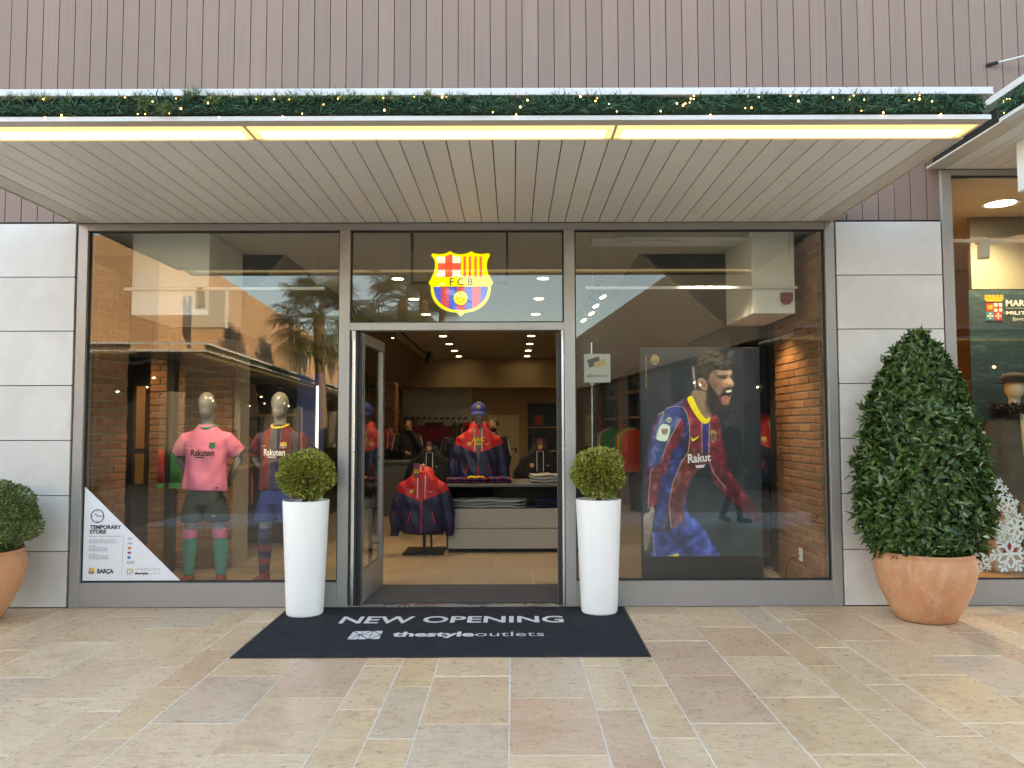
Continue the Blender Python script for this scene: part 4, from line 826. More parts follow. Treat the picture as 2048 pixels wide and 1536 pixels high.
# ------------------------------------------------------------------ people
def person(label, loc, rz, top=(.02, .02, .025), legs=(.02, .022, .03), hair=(.02, .014, .01), shoes=(.03, .03, .03), pose=None, mask=None, stripe=None, hh=1.0, longhair=False, grp=None):
    J = dict(hipL=(-.095, 0, .92), hipR=(.095, 0, .92), kneeL=(-.105, -.02, .50), kneeR=(.105, -.02, .50), ankL=(-.11, .03, .09), ankR=(.11, .03, .09),
             shL=(-.185, .01, 1.42), shR=(.185, .01, 1.42), elL=(-.25, .03, 1.14), elR=(.25, .03, 1.14), wrL=(-.255, -.06, .90), wrR=(.255, -.06, .90), head=(0, -.015, 1.635), toeL=(-.13, -.15, .04), toeR=(.13, -.15, .04))
    J.update(pose or {}); J = {k: Vector(v) for k, v in J.items()}
    segs = []; mb = MB()
    def C(a, b, r0, r1, tg, n=14): mb.capsule(a, b, r0, r1, n); segs.append((Vector(a), Vector(b), (r0 + r1) / 2, tg))
    hc = J['head']; mb.ell(hc, (.076, .098, .118), 18); segs.append((hc, hc + Vector((0, 0, .01)), .1, 0)); mb.ell(hc + Vector((0, -.02, -.06)), (.06, .07, .065), 12)
    C(hc + Vector((0, -.088, -.005)), hc + Vector((0, -.108, -.03)), .010, .014, 0, 8)
    C(hc + Vector((-.02, -.095, -.062)), hc + Vector((.02, -.095, -.062)), .007, .007, 0, 8)
    for s in (-1, 1): C(hc + Vector((s * .078, .01, .012)), hc + Vector((s * .08, .012, -.025)), .012, .01, 0, 8)
    C((0, .015, 1.42), hc + Vector((0, .015, -.08)), .055, .05, 0)
    tor = ((.86, .165, .115), (.98, .158, .115), (1.1, .155, .11), (1.26, .175, .12), (1.38, .185, .112), (1.45, .13, .085), (1.49, .065, .065))
    mb.loft([sring(0, .01, z, rx, ry) for z, rx, ry in tor]); segs += [(Vector((0, .01, .99)), Vector((0, .01, 1.40)), .14, 1), (Vector((-.1, .01, 1.40)), Vector((.1, .01, 1.40)), .08, 1)]
    segs.append((Vector((-.07, 0, .88)), Vector((.07, 0, .88)), .12, 2))
    for q in 'LR':
        C(J['sh' + q], J['el' + q], .066, .054, 1); C(J['el' + q], J['wr' + q], .054, .040, 1)
        C(J['hip' + q], J['knee' + q], .092, .066, 2); C(J['knee' + q], J['ank' + q], .066, .046, 2); C(J['ank' + q] + Vector((0, .02, -.035)), J['toe' + q], .045, .036, 3)
        d = (J['wr' + q] - J['el' + q]).normalized(); w = J['wr' + q]; s = -1 if q == 'L' else 1
        side = d.cross(Vector((s, 0, 0))); side = side.normalized() if side.length > .1 else Vector((0, 1, 0))
        C(w + d * .02, w + d * .075, .028, .034, 0, 10)
        for k in range(4):
            o = side * (.0175 * (k - 1.5)); L = (.055, .072, .078, .068)[k]; m1 = w + d * .085 + o; m2 = m1 + d * L * .55; m3 = m2 + (d * .8 + Vector((-s * .55, 0, 0))).normalized() * L * .5
            C(m1, m2, .0095, .009, 0, 8); C(m2, m3, .009, .0075, 0, 8)
        C(w + d * .03, w + d * .075 + side * -.05, .012, .009, 0, 8)
    me = remesh(mb, .0092, 2, name='body')
    A = np.array([s[0] for s in segs]); B = np.array([s[1] for s in segs]); rr = np.array([s[2] for s in segs]); tg = np.array([s[3] for s in segs]); D = B - A; DD = (D * D).sum(1) + 1e-9
    P = np.empty(len(me.polygons) * 3); me.polygons.foreach_get('center', P); P = P.reshape(-1, 3)
    idx = np.empty(len(P), int)
    for i in range(0, len(P), 4000):
        p = P[i:i + 4000, None, :]; t = np.clip(((p - A) * D).sum(2) / DD, 0, 1); dd = np.linalg.norm(p - (A + t[..., None] * D), axis=2) - rr; idx[i:i + 4000] = tg[dd.argmin(1)]
    idx[(P[:, 2] < 1.46) & (P[:, 2] > 1.30) & (idx == 0) & (np.abs(P[:, 0]) > .07)] = 1
    me.polygons.foreach_set('material_index', idx.astype(np.int32))
    t = thing('person', label, 'person', loc, rz, grp); t.scale = (hh, hh, hh)
    obj('body', me, [SKINM, cloth('top_cloth', top), cloth('leg_cloth', legs), M('shoe', shoes, .5)], t)
    hb = MB(); hb.ell(hc + Vector((0, .022, .038)), (.086, .098, .096), 16)
    if longhair: hb.capsule(hc + Vector((0, .06, 0)), hc + Vector((0, .085, -.2)), .07, .045)
    hm = remesh(hb, .012, 1, name='hair')
    for v in hm.vertices: v.co += v.co.normalized() * .0; v.co.x += .004 * math.sin(90 * v.co.z + 60 * v.co.y); v.co.z += .004 * math.sin(80 * v.co.x)
    obj('hair', hm, M('hair', hair, .5, var=.3, scale=40, bump=.6, bscale=120), t)
    for s in (-1, 1): obj('eye', MB().ell(hc + Vector((s * .031, -.088, .012)), (.012, .008, .007), 8), M('eye_dark', (.03, .02, .015), .2), t)
    if mask: obj('face_mask', remesh(MB().ell(hc + Vector((0, -.045, -.05)), (.066, .078, .06), 14), .008, 2, name='mask'), cloth('mask_cloth', mask), t)
    if stripe:
        for q in 'LR':
            a, b = J['sh' + q], J['el' + q]; o = Vector(((-.062 if q == 'L' else .062), -.015, .01)); obj('sleeve_stripe', MB().tube([a + o, b + o * .86], .012, 6), cloth('stripe_cloth', stripe), t)
    return t
p = at(815, 860, 7.5); person('person in a dark striped jacket behind the counter, hand at the face', (p.x, 7.5, .006), R(10), top=(.015, .017, .02), stripe=(.6, .6, .6), pose=dict(wrR=(.06, -.16, 1.52), elR=(.23, -.17, 1.24), elL=(-.26, -.08, 1.15), wrL=(-.08, -.24, 1.12)), hh=.94)
p = at(984, 860, 5.3); person('brown-haired person in a black top with white sleeve dots behind the bust', (p.x + .03, 5.3, .006), R(-25), hair=(.07, .03, .015), stripe=(.55, .55, .55), mask=(.03, .03, .035), hh=.93)
p = at(915, 860, 4.9); person('person in black with a grey backpack strap, back turned, behind the bust', (p.x, 4.9, .006), R(170), stripe=(.5, .45, .35), hh=.92, longhair=True)
person('masked pedestrian in dark clothes mirrored in the poster window', (3.45, -5.5, 0), R(150), top=(.015, .016, .02), legs=(.03, .028, .028), mask=(.25, .45, .6), hh=1.0, pose=dict(kneeR=(.12, -.14, .5), ankR=(.12, .06, .12), toeR=(.14, -.1, .05), ankL=(-.1, -.1, .08), toeL=(-.12, -.28, .04)))
person('pedestrian in black trousers mirrored in the mannequin window', (-5.9, -9.0, 0), R(200), top=(.02, .02, .03), legs=(.01, .01, .013), hh=1.0, pose=dict(kneeR=(.12, -.16, .5), ankR=(.12, .08, .12), toeR=(.14, -.08, .05)))
# ------------------------------------------------------------------ lit crest behind the pane over the door
cY = .16; c0 = at(923, 567, cY); cw = at(988, 560, cY).x - at(858, 560, cY).x
sg = thing('club_crest_sign', 'backlit yellow club crest with FCB letters behind the pane over the door', 'sign', (c0.x, cY, c0.z))
obj('casing', MB().poly([(x * cw * 1.035 + .004, z * cw * 1.035) for x, z in CO], 0, 0, .05), M('dark_bronze', (.035, .028, .024), .4), sg)
fc = MB(); crest(fc, cw, -.003, .0012); obj('lit_face', fc, ccols(0, .15), sg)
fr_ = thing('crest_bracket', 'dark square tube frame carrying the club crest', 'bracket', (0, 0, 0))
a, b = at(823, 463, .24), at(1018, 567, .24)
obj('tube', MB().box(a.x, a.x + .024, .24, .264, b.z, 3.333).box(b.x - .024, b.x, .24, .264, b.z, 3.333).box(a.x + .0245, b.x - .0245, .24, .264, b.z, b.z + .024).box(c0.x - .03, c0.x + .03, .211, .239, b.z - .02, b.z + .03), bk, fr_)

# ------------------------------------------------------------------ opening hours sticker on the glass
yS = .0365; tl, bl, brr = at(161, 968, yS), at(157, 1166, yS), at(358, 1165, yS)
st_ = thing('window_sticker', 'white triangular temporary store sticker with opening hours on the glass', 'sticker', (bl.x + .001, yS, .222))
Wt, Ht = brr.x - bl.x, tl.z - .222
stx = M('sticker_white', (.78, .79, .82), .5, var=.02); ink = M('sticker_ink', (.025, .025, .03), .6); gry = M('sticker_grey', (.35, .35, .37), .6)
obj('sheet', MB().poly([(0, 0), (Wt, 0), (0, Ht)], 0, 0, .0012), stx, st_)
U = lambda x, z: ((x - 40) / 1360 * Wt, (1455 - z) / 1345 * Ht)       # drawing units of the sheet
ck = MB(); ct = [2 * math.pi * i / 32 for i in range(32)]
def ring2(mb, cx, cz, r0, r1, y, mi=0):
    vs = [(cx + r * math.cos(t), y, cz + r * math.sin(t)) for r in (r0, r1) for t in ct]; mb.add(vs, [(i, 32 + i, 32 + (i + 1) % 32, (i + 1) % 32)[::-1] for i in range(32)], mi)
k_ = Wt / 1360; cx_, cz_ = U(258, 560); ring2(ck, cx_, cz_, 79 * k_, 92 * k_, -.0008)
def seg2(mb, a, b, w, y=-.0008, mi=0):
    (xa, za), (xb, zb) = U(*a), U(*b); d = Vector((xb - xa, zb - za)); n = Vector((-d.y, d.x)).normalized() * w * k_ / 2; mb.poly([(xa + n.x, za + n.y), (xb + n.x, zb + n.y), (xb - n.x, zb - n.y), (xa - n.x, za - n.y)], y, mi)
for a, b, w in (((258, 560), (310, 560), 11), ((258, 560), (222, 522), 11), ((258, 485), (258, 505), 9), ((258, 617), (258, 637), 9), ((182, 560), (200, 560), 9), ((316, 560), (336, 560), 9)): seg2(ck, a, b, w)
obj('clock_mark', ck, ink, st_)
def line(body, x0, x1, zb, size, bold=0, mat=ink, name='lettering'):
    t = text_mb(body, size * k_, bold * k_); (xa, z), (xb, _) = U(x0, zb), U(x1, zb); fit(t, xa, xb); return obj(name, put(MB(), t, 0, -.0008, z), mat, st_)
line('TEMPORARY', 160, 585, 738, 72, 3.2); line('STORE', 157, 382, 802, 72, 3.2); line('Horario / Horari / Opening hours', 155, 592, 848, 26, .6, gry)
bars = MB()
for z, x1, n in ((886, 520, 5), (910, 520, 6), (932, 570, 5), (974, 262, 2), (998, 415, 5), (1022, 408, 6), (1043, 405, 5), (1087, 272, 2), (1109, 440, 5), (1132, 428, 6), (1153, 435, 5)):
    x = 152; rr = random.Random(z)
    while x < x1:
        w = rr.uniform(18, 60); seg2(bars, (x, z), (min(x + w, x1), z), 9 if z not in (910, 1022, 1132) else 12); x += w + 9
obj('small_print', bars, M('small_print_grey', (.36, .36, .39), .6), st_)
dv = MB(); seg2(dv, (617, 828), (606, 1378), 5); obj('rule', dv, gry, st_)
pay = MB()
def dot(x, z, r, mi): cx, cz = U(x, z); pay.poly([(cx + r * k_ * math.cos(t), cz + r * k_ * math.sin(t)) for t in ct], -.0008 - .0003 * mi, mi)
dot(696, 1005, 17, 0); dot(714, 1006, 17, 1); dot(696, 1069, 17, 3); dot(713, 1069, 17, 2)
for z in (862, 882, 932, 946): seg2(pay, (676, z), (740, z), 10, mi=4)
(xa, za), (xb, zb) = U(680, 1155), U(720, 1118); pay.box(xa, xb, -.0012, -.0005, za, zb, 2)
for z in (1188, 1203, 1218): seg2(pay, (668, z), (775, z), 8, mi=4)
obj('card_marks', pay, [M('mark_red', (.6, .04, .03), .6), M('mark_orange', (.7, .25, .03), .6), M('mark_blue', (.04, .14, .5), .6), M('mark_crimson', (.5, .03, .06), .6), gry], st_)
cs = MB(); cx_, cz_ = U(196, 1322); crest(cs, 96 * k_, -.0006, .0003, cx_, cz_, False); obj('small_crest', cs, CRM, st_)
line('BARÇA', 272, 497, 1352, 78, 4.0); line('viladecans', 785, 1128, 1316, 66, -.6, gry); line('thestyle', 780, 965, 1368, 40, 2.5); line('outlets', 968, 1126, 1368, 40, -.3, gry)
vm = MB(); q_ = 0
for i, (x, z) in enumerate([(668, 1290), (700, 1285), (735, 1290), (672, 1322), (712, 1312), (742, 1322), (676, 1352), (710, 1345)]):
    (xa, za), (xb, zb) = U(x, z + 26), U(x + 24, z); vm.poly([(xa, za), (xb, za + .002), (xb - .002, zb), (xa + .001, zb - .003)], -.0008, i % 4)
obj('mosaic_mark', vm, [M('mosaic_yellow', (.75, .5, .05), .6), M('mosaic_orange', (.7, .2, .05), .6), M('mosaic_green', (.2, .45, .2), .6), M('mosaic_blue', (.2, .3, .6), .6)], st_)

# ------------------------------------------------------------------ door mat
mt = thing('door_mat', 'large charcoal doormat reading NEW OPENING before the door', 'doormat', (0, 0, 0))
cm_ = NT('charcoal_carpet'); v = cm_.coords((1, 1, 1)); n1 = cm_.noise(v, 260, 2); n2 = cm_.noise(v, 6, 4); c = cm_.mix(n1, (.009, .010, .014), (.030, .033, .042)); c = cm_.mix(cm_.rng(n2, .45, .7, 0, .4), c, (.042, .044, .05)); sp2 = cm_.noise(v, 120, 1); c = cm_.mix(cm_.rng(sp2, .80, .83, 0, .7), c, (.3, .3, .3))
cm_.bsdf(col=c, rough=.95, nor=cm_.bump(n1, .6, .004), spec=.2)
zt = .0085
mb = MB().add([(-1.882, -1.412, .0015), (.905, -1.404, .0015), (.928, -.03, .0015), (-1.90, -.03, .0015), (-1.875, -1.405, zt), (.898, -1.397, zt), (.921, -.037, zt), (-1.893, -.037, zt)], [(4, 5, 6, 7), (0, 1, 5, 4), (1, 2, 6, 5), (2, 3, 7, 6), (3, 0, 4, 7)])
obj('carpet', mb, cm_.mat, mt)
obj('rubber_edge', MB().add([(-1.897, -1.428, .0012), (.919, -1.42, .0012), (.942, -.018, .0012), (-1.915, -.018, .0012), (-1.897, -1.428, .004), (.919, -1.42, .004), (.942, -.018, .004), (-1.915, -.018, .004)], [(4, 5, 6, 7), (0, 1, 5, 4), (1, 2, 6, 5), (3, 0, 4, 7)]), MAT['gasket'], mt)
ltr = M('mat_white', (.62, .63, .65), .9, var=.1, scale=60)
def lay(t, px0, px1, pyb, pyt, name):
    a, b, c_ = gnd(px0, pyb), gnd(px1, pyb), gnd((px0 + px1) / 2, pyt); zs = [v[2] for v in t.v]; z0, z1 = 0, max(zs)
    fit(t, a.x, b.x); o = MB(); k = (c_.y - a.y) / z1; o.add([(x, a.y + z * k, zt + .0012) for x, y, z in t.v], t.f); return obj(name, o, ltr, mt)
lay(text_mb('NEW', .2, .004), 674, 822, 1249, 1235.5, 'lettering'); lay(text_mb('OPENING', .2, .004), 841, 1126, 1247.5, 1234.5, 'lettering')
t = text_mb('thestyle', .2, .007); lay(t, 780, 945, 1275.5, 1266, 'lettering'); lay(text_mb('outlets', .2, -.001), 947, 1086, 1275, 1266, 'lettering')
lg = MB(); A_, B_, C_, D_ = gnd(690, 1282), gnd(756, 1281), gnd(764, 1264), gnd(704, 1265)
def bil(u, w): p_ = (A_ * (1 - u) + B_ * u) * (1 - w) + (D_ * (1 - u) + C_ * u) * w; return (p_.x, p_.y, zt + .0012)
for i in range(3):
    for j in range(2):
        u0, u1, w0, w1 = i / 3 + .012, (i + 1) / 3 - .012, j / 2 + .02, (j + 1) / 2 - .02; e = .016
        if (i + j) % 2: lg.add([bil(u0, w0), bil(u1 - e * 2, w0), bil(u0, w1 - e * 2)], [(0, 1, 2)]); lg.add([bil(u1, w0 + e * 2), bil(u1, w1), bil(u0 + e * 2, w1)], [(0, 1, 2)])
        else: lg.add([bil(u0 + e * 2, w0), bil(u1, w0), bil(u1, w1 - e * 2)], [(0, 1, 2)]); lg.add([bil(u0, w0 + e * 2), bil(u1 - e * 2, w1), bil(u0, w1)], [(0, 1, 2)])
obj('mosaic_mark', lg, ltr, mt)

# ------------------------------------------------------------------ card sign in the right window
a, b = at(1168, 708, .12), at(1221, 765, .12)
cd = thing('hanging_card', 'pale card with two bank cards printed and the word StyleGuru', 'card sign', (a.x, .12, b.z)); cw_, ch_ = b.x - a.x, a.z - b.z
obj('card', MB().box(0, cw_, 0, .004, 0, ch_), M('card_grey', (.42, .43, .42), .6), cd)
bx_ = lambda x, z: (x / 195 * cw_, (190 - z) / 190 * ch_)
obj('dark_card_print', MB().poly([bx_(25, 40), bx_(110, 15), bx_(125, 65), bx_(40, 92)], -.001), M('print_black', (.02, .02, .025), .5), cd); obj('gold_card_print', MB().poly([bx_(72, 58), bx_(155, 30), bx_(168, 72), bx_(82, 95)], -.0018), M('print_gold', (.45, .33, .10), .45), cd)
t = text_mb('#StyleGuru', .03, .0006); fit(t, bx_(22, 0)[0], bx_(178, 0)[0]); obj('lettering', put(MB(), t, 0, -.001, bx_(0, 152)[1]), M('print_grey', (.06, .06, .06), .6), cd)
obj('thread', MB().tube([(cw_ * .5, .002, ch_), (cw_ * .5, .002, 3.26 - b.z)], .0012, 4), MAT['strap'], cd)

# ------------------------------------------------------------------ player poster: a printed sheet on a black stand
PY = .72
ps = thing('player_poster', 'tall dark poster of a shouting bearded player in striped kit', 'poster', (0, 0, 0))
a, b = at(1281, 697, PY), at(1524, 1112, PY)
obj('stand', MB().box(a.x - .006, b.x + .01, PY + .012, PY + .05, .0075, a.z + .012, bev=.003), M('poster_black', (.012, .013, .016), .45), ps)
obj('foot', MB().box(a.x + .02, b.x - .02, PY - .1, PY + .25, .0065, .0074 + .02), bk, ps)
PX0, PX1, PZ0, PZ1 = 1283, 1523, 699, 1112
Wp, Hp = PX1 - PX0, PZ1 - PZ0
gy, gx = np.mgrid[0:Hp + 1, 0:Wp + 1]; gx = gx + PX0 + .0; gy = gy + PZ0 + .0
rs = np.random.default_rng(3)
def vnoise(s, seed):
    r_ = np.random.default_rng(seed); h, w = int(Hp / s) + 3, int(Wp / s) + 3; G = r_.random((h, w)); yy, xx = (gy - PZ0) / s, (gx - PX0) / s; i, j = yy.astype(int), xx.astype(int); fy, fx = yy - i, xx - j
    fy, fx = fy * fy * (3 - 2 * fy), fx * fx * (3 - 2 * fx); return (G[i, j] * (1 - fx) + G[i, j + 1] * fx) * (1 - fy) + (G[i + 1, j] * (1 - fx) + G[i + 1, j + 1] * fx) * fy
n4, n9, n22 = vnoise(3.2, 1), vnoise(9, 2), vnoise(24, 3)
def smoothp(pts, n=6):
    P = [np.array(p, float) for p in pts]; o = []
    for i in range(len(P)):
        p0, p1, p2, p3 = P[i - 1], P[i], P[(i + 1) % len(P)], P[(i + 2) % len(P)]
        for k in range(n): t = k / n; o.append(.5 * ((2 * p1) + (-p0 + p2) * t + (2 * p0 - 5 * p1 + 4 * p2 - p3) * t * t + (-p0 + 3 * p1 - 3 * p2 + p3) * t ** 3))
    return o
def blur(m, r):
    if r < 1: return m
    k = np.ones(2 * r + 1) / (2 * r + 1); m = np.apply_along_axis(lambda q: np.convolve(q, k, 'same'), 0, m); return np.apply_along_axis(lambda q: np.convolve(q, k, 'same'), 1, m)
def pmask(pts, soft=1, smooth=True):
    P = smoothp(pts) if smooth else [np.array(p, float) for p in pts]; acc = np.zeros(gx.shape)
    for ox, oy in ((-.25, -.25), (.25, -.25), (-.25, .25), (.25, .25)):
        ins = np.zeros(gx.shape, bool); X, Y = gx + ox, gy + oy
        for i in range(len(P)):
            (xa, ya), (xb, yb) = P[i], P[(i + 1) % len(P)]
            if ya == yb: continue
            ins ^= ((ya > Y) != (yb > Y)) & (X < (xb - xa) * (Y - ya) / (yb - ya) + xa)
        acc += ins
    return blur(acc / 4, soft)
IMG = np.zeros(gx.shape + (3,)); IMG[:] = (.010, .014, .022); IMG += (n22[..., None] - .5) * np.array((.006, .010, .016))
gl2 = np.clip((gy - 940) / 160, 0, 1)[..., None]; IMG += gl2 * np.array((.012, .03, .035)) * (.6 + .8 * n22[..., None])
def paint(m, c, k=1.0, tex=.25):
    global IMG
    c = np.array(c); t = (1 + tex * ((n9 - .5) * 1.4 + (n4 - .5) * .8))[..., None]; IMG = IMG * (1 - m[..., None] * k) + (c * t) * m[..., None] * k
Z1 = lambda L: [(1270 + x / 6.4, 690 + y / 6.4) for x, y in L]
Z2 = lambda L: [(1270 + x / 5.69, 900 + y / 5.69) for x, y in L]
MAR, NVV, SK = (.16, .012, .028), (.012, .020, .10), (.40, .22, .15)
body = Z1([(690, 690), (560, 740), (430, 800), (290, 900), (220, 1010), (190, 1150), (150, 1350), (115, 1530)]) + Z2([(90, 210), (75, 330), (90, 480), (125, 620), (150, 660), (200, 640), (225, 600), (240, 780), (190, 900), (330, 930), (540, 880), (545, 700), (600, 430), (700, 230), (840, 150)]) + Z1([(1010, 1330), (1100, 1200), (1090, 960), (1010, 880), (960, 930)])
paint(pmask(body, 1), (.06, .015, .05), 1, .4)
paint(pmask(Z2([(860, 0), (1000, -30), (1055, 200), (1240, 480), (1390, 680), (1440, 790), (1400, 840), (1260, 750), (1050, 570), (920, 420), (840, 180)]), 1), (.13, .010, .022), 1, .5)
paint(pmask(Z2([(900, 380), (1080, 560), (1240, 700), (1260, 750), (1050, 580), (920, 430)]), 2), (.02, .006, .012), .8)
paint(pmask(Z2([(1060, 250), (1230, 480), (1300, 560), (1230, 560), (1090, 400)]), 2), (.24, .02, .035), .7)
paint(pmask(Z1([(640, 700), (560, 745), (420, 810), (330, 900), (260, 1050), (200, 1250), (160, 1530), (330, 1530), (420, 1250), (560, 1000), (600, 900), (560, 800)]), 2), (.05, .075, .22), 1, .5)
paint(pmask(Z1([(480, 820), (620, 790), (690, 900), (700, 1100), (640, 1350), (560, 1536), (470, 1536), (560, 1290), (620, 1100), (590, 950)]), 2), NVV, 1, .5)
paint(pmask(Z1([(440, 810), (600, 790), (660, 850), (560, 900), (430, 900)]), 3), (.02, .035, .17), .9)
paint(pmask(Z1([(590, 955), (630, 1060), (610, 1160), (540, 1300), (480, 1536), (335, 1536), (400, 1270), (500, 1090)]), 1), MAR, .95, .5)
paint(pmask(Z1([(680, 700), (720, 790), (790, 900), (862, 1000), (860, 1400), (690, 1420), (705, 1180), (690, 960), (640, 830)]), 1), MAR, 1, .3)
paint(pmask(Z1([(866, 1010), (962, 985), (948, 1395), (858, 1390)]), 1, False), (.02, .014, .12), 1, .3)
paint(pmask(Z1([(968, 975), (1005, 885), (1085, 960), (1115, 1150), (1170, 1536), (935, 1536), (952, 1390)]), 1), (.13, .010, .022), 1, .4)
paint(pmask(Z2([(590, 0), (760, 0), (740, 190), (610, 380), (560, 640), (530, 850), (400, 885), (370, 640), (420, 380), (520, 150)]), 1), (.15, .03, .025), 1, .6)
paint(pmask(Z2([(430, 0), (585, 0), (500, 200), (420, 370), (360, 640), (300, 870), (195, 890), (250, 640), (290, 350), (370, 190)]), 1), (.022, .030, .15), 1, .6)
paint(pmask(Z2([(190, 210), (300, 140), (400, 60), (350, 240), (270, 330), (220, 600), (150, 650), (140, 480), (160, 300)]), 1), (.15, .022, .03), .95, .5)
paint(pmask(Z2([(620, 380), (690, 300), (600, 430), (560, 620), (620, 760), (560, 780), (540, 600)]), 2), (.03, .045, .2), .9)
paint(pmask(Z2([(190, 935), (330, 935), (430, 890), (545, 890), (560, 700), (615, 770), (665, 775), (770, 900), (850, 1050), (912, 1240), (225, 1240), (190, 1080)]), 1), (.035, .065, .30), 1, .5)
for L in ([(340, 1040), (520, 1000), (700, 940), (600, 1050), (420, 1080)], [(520, 1040), (580, 1100), (600, 1240), (540, 1240)], [(260, 950), (340, 1000), (300, 1100), (230, 1060)]): paint(pmask(Z2(L), 3), (.012, .018, .08), .6)
for L in ([(450, 860), (560, 820), (700, 830), (620, 900), (480, 930)], [(700, 1000), (800, 1000), (860, 1180), (780, 1180)]): paint(pmask(Z2(L), 4), (.06, .10, .42), .6)
paint(pmask(Z2([(80, 745), (150, 705), (150, 665), (180, 650), (205, 690), (190, 760), (170, 900), (135, 1080), (100, 1145), (80, 1090), (75, 900)]), 1), (.30, .22, .18), 1, .5)
for x in (100, 120, 140): paint(pmask(Z2([(x, 850), (x + 12, 850), (x, 1080), (x - 8, 1080)]), 1), (.08, .045, .035), .6)
paint(pmask(Z2([(355, 1205), (475, 1172), (485, 1226), (370, 1228)]), 0, False), (.75, .6, .05))
SH = np.clip(pmask(body, 2) + pmask(Z2([(860, 0), (1000, -30), (1055, 200), (1240, 480), (1390, 680), (1440, 790), (1400, 840), (1260, 750), (1050, 570), (920, 420), (840, 180)]), 2) + pmask(Z2([(190, 935), (330, 935), (430, 890), (545, 890), (560, 700), (665, 775), (770, 900), (850, 1050), (912, 1240), (225, 1240), (190, 1080)]), 2), 0, 1)
n14, n40 = vnoise(14, 11), vnoise(46, 12)
def folds(th, k, warp, sd): return np.sin((gx * math.cos(th) + gy * math.sin(th)) / k + warp * vnoise(30, sd) + 3 * vnoise(12, sd + 1))
fd = .55 * folds(.9, 5.5, 9, 21) + .45 * folds(2.3, 7.5, 11, 31) + .35 * folds(.2, 4.2, 7, 41)
IMG = IMG * (1 + SH[..., None] * (np.clip(.42 * fd + .9 * (n40 - .5), -.62, .85))[..., None])
IMG = IMG + SH[..., None] * np.clip(fd - .75, 0, 1)[..., None] * np.array((.09, .08, .12))
IMG = IMG * (1 - .6 * SH * np.clip((gx - 1425) / 90, 0, 1) * np.clip((gy - 880) / 60, 0, 1))[..., None]
IMG = IMG * (1 - .45 * SH * np.clip(1 - np.abs(gx - 1372 + (gy - 930) * .25) / 22, 0, 1) * np.clip((gy - 930) / 40, 0, 1))[..., None]
def pstroke0(pts, w, c, k=.8):
    for (xa, ya), (xb, yb) in zip(pts[:-1], pts[1:]):
        d = np.array((xb - xa, yb - ya)); L = np.hypot(*d) + 1e-6; n = np.array((-d[1], d[0])) / L * w / 2; paint(pmask([(xa + n[0], ya + n[1]), (xb + n[0], yb + n[1]), (xb - n[0], yb - n[1]), (xa - n[0], ya - n[1])], 1, False), c, k, .1)
# head

paint(pmask(Z1([(760, 590), (860, 590), (960, 640), (945, 800), (990, 890), (965, 965), (900, 985), (820, 880), (735, 690)]), 1), (.20, .135, .095), 1, .3)
paint(pmask(Z1([(940, 700), (1000, 800), (990, 900), (930, 860), (900, 760)]), 3), (.05, .035, .03), .8)
paint(pmask(Z1([(1000, 330), (1130, 315), (1240, 310), (1268, 372), (1252, 425), (1288, 495), (1282, 530), (1250, 560), (1258, 610), (1235, 700), (1218, 775), (1150, 815), (1000, 800), (930, 640), (950, 480), (965, 380)]), 1), SK, 1, .2)
paint(pmask(Z1([(1130, 440), (1210, 430), (1255, 480), (1240, 520), (1150, 520), (1110, 480)]), 4), (.52, .31, .22), .6)
FM = pmask(Z1([(1000, 330), (1130, 315), (1240, 310), (1268, 372), (1252, 425), (1288, 495), (1282, 530), (1250, 560), (1258, 610), (1235, 700), (1218, 775), (1150, 815), (1000, 800), (930, 640), (950, 480), (965, 380)]), 1)
IMG = IMG * (1 + FM * (np.clip((gx - 1452) / 40, -.55, .25) + .35 * (n9 - .5) + .22 * (n4 - .5)))[..., None]
paint(pmask(Z1([(1000, 330), (1060, 340), (1060, 440), (1000, 560), (950, 500)]), 4), (.22, .13, .09), .7)
paint(pmask(Z1([(1075, 395), (1195, 385), (1205, 408), (1190, 432), (1105, 440), (1080, 420)]), 1), (.06, .035, .028), .95); paint(pmask(Z1([(1238, 405), (1272, 372), (1270, 420), (1246, 432)]), 1), (.06, .035, .028), .9)
paint(pmask(Z1([(1120, 425), (1190, 418), (1180, 440), (1130, 445)]), 1), (.02, .014, .012), .9)
paint(pmask(Z1([(1080, 330), (1180, 322), (1235, 330), (1245, 370), (1150, 378), (1085, 375)]), 3), (.56, .36, .27), .7)
paint(pmask(Z1([(1225, 430), (1250, 440), (1278, 495), (1262, 505), (1235, 480)]), 1), (.62, .41, .31), .8)
paint(pmask(Z1([(1100, 530), (1150, 540), (1185, 560), (1130, 600), (1090, 620)]), 3), (.20, .11, .08), .7)
paint(pmask(Z1([(1100, 448), (1190, 446), (1180, 462), (1110, 466)]), 2), (.22, .12, .09), .7)
for q in range(3): pstroke0(Z1([(1100, 345 + 14 * q), (1160, 340 + 14 * q), (1220, 346 + 14 * q)]), .8, (.27, .15, .11), .5)
paint(pmask(Z1([(1190, 500), (1240, 515), (1280, 520), (1255, 550), (1200, 540)]), 2), (.18, .09, .065), .7)
paint(pmask(Z1([(948, 470), (985, 520), (1040, 590), (1090, 650), (1120, 610), (1170, 560), (1240, 535), (1262, 560), (1250, 590), (1185, 590), (1112, 652), (1120, 720), (1150, 765), (1218, 758), (1235, 700), (1245, 745), (1205, 810), (1100, 830), (1010, 850), (940, 780), (925, 650), (930, 560)]), 2), (.018, .013, .012), .97, .6)
paint(pmask(Z1([(1108, 655), (1185, 592), (1256, 584), (1252, 640), (1226, 690), (1222, 752), (1165, 758), (1128, 720)]), 1), (.015, .007, .007), 1)
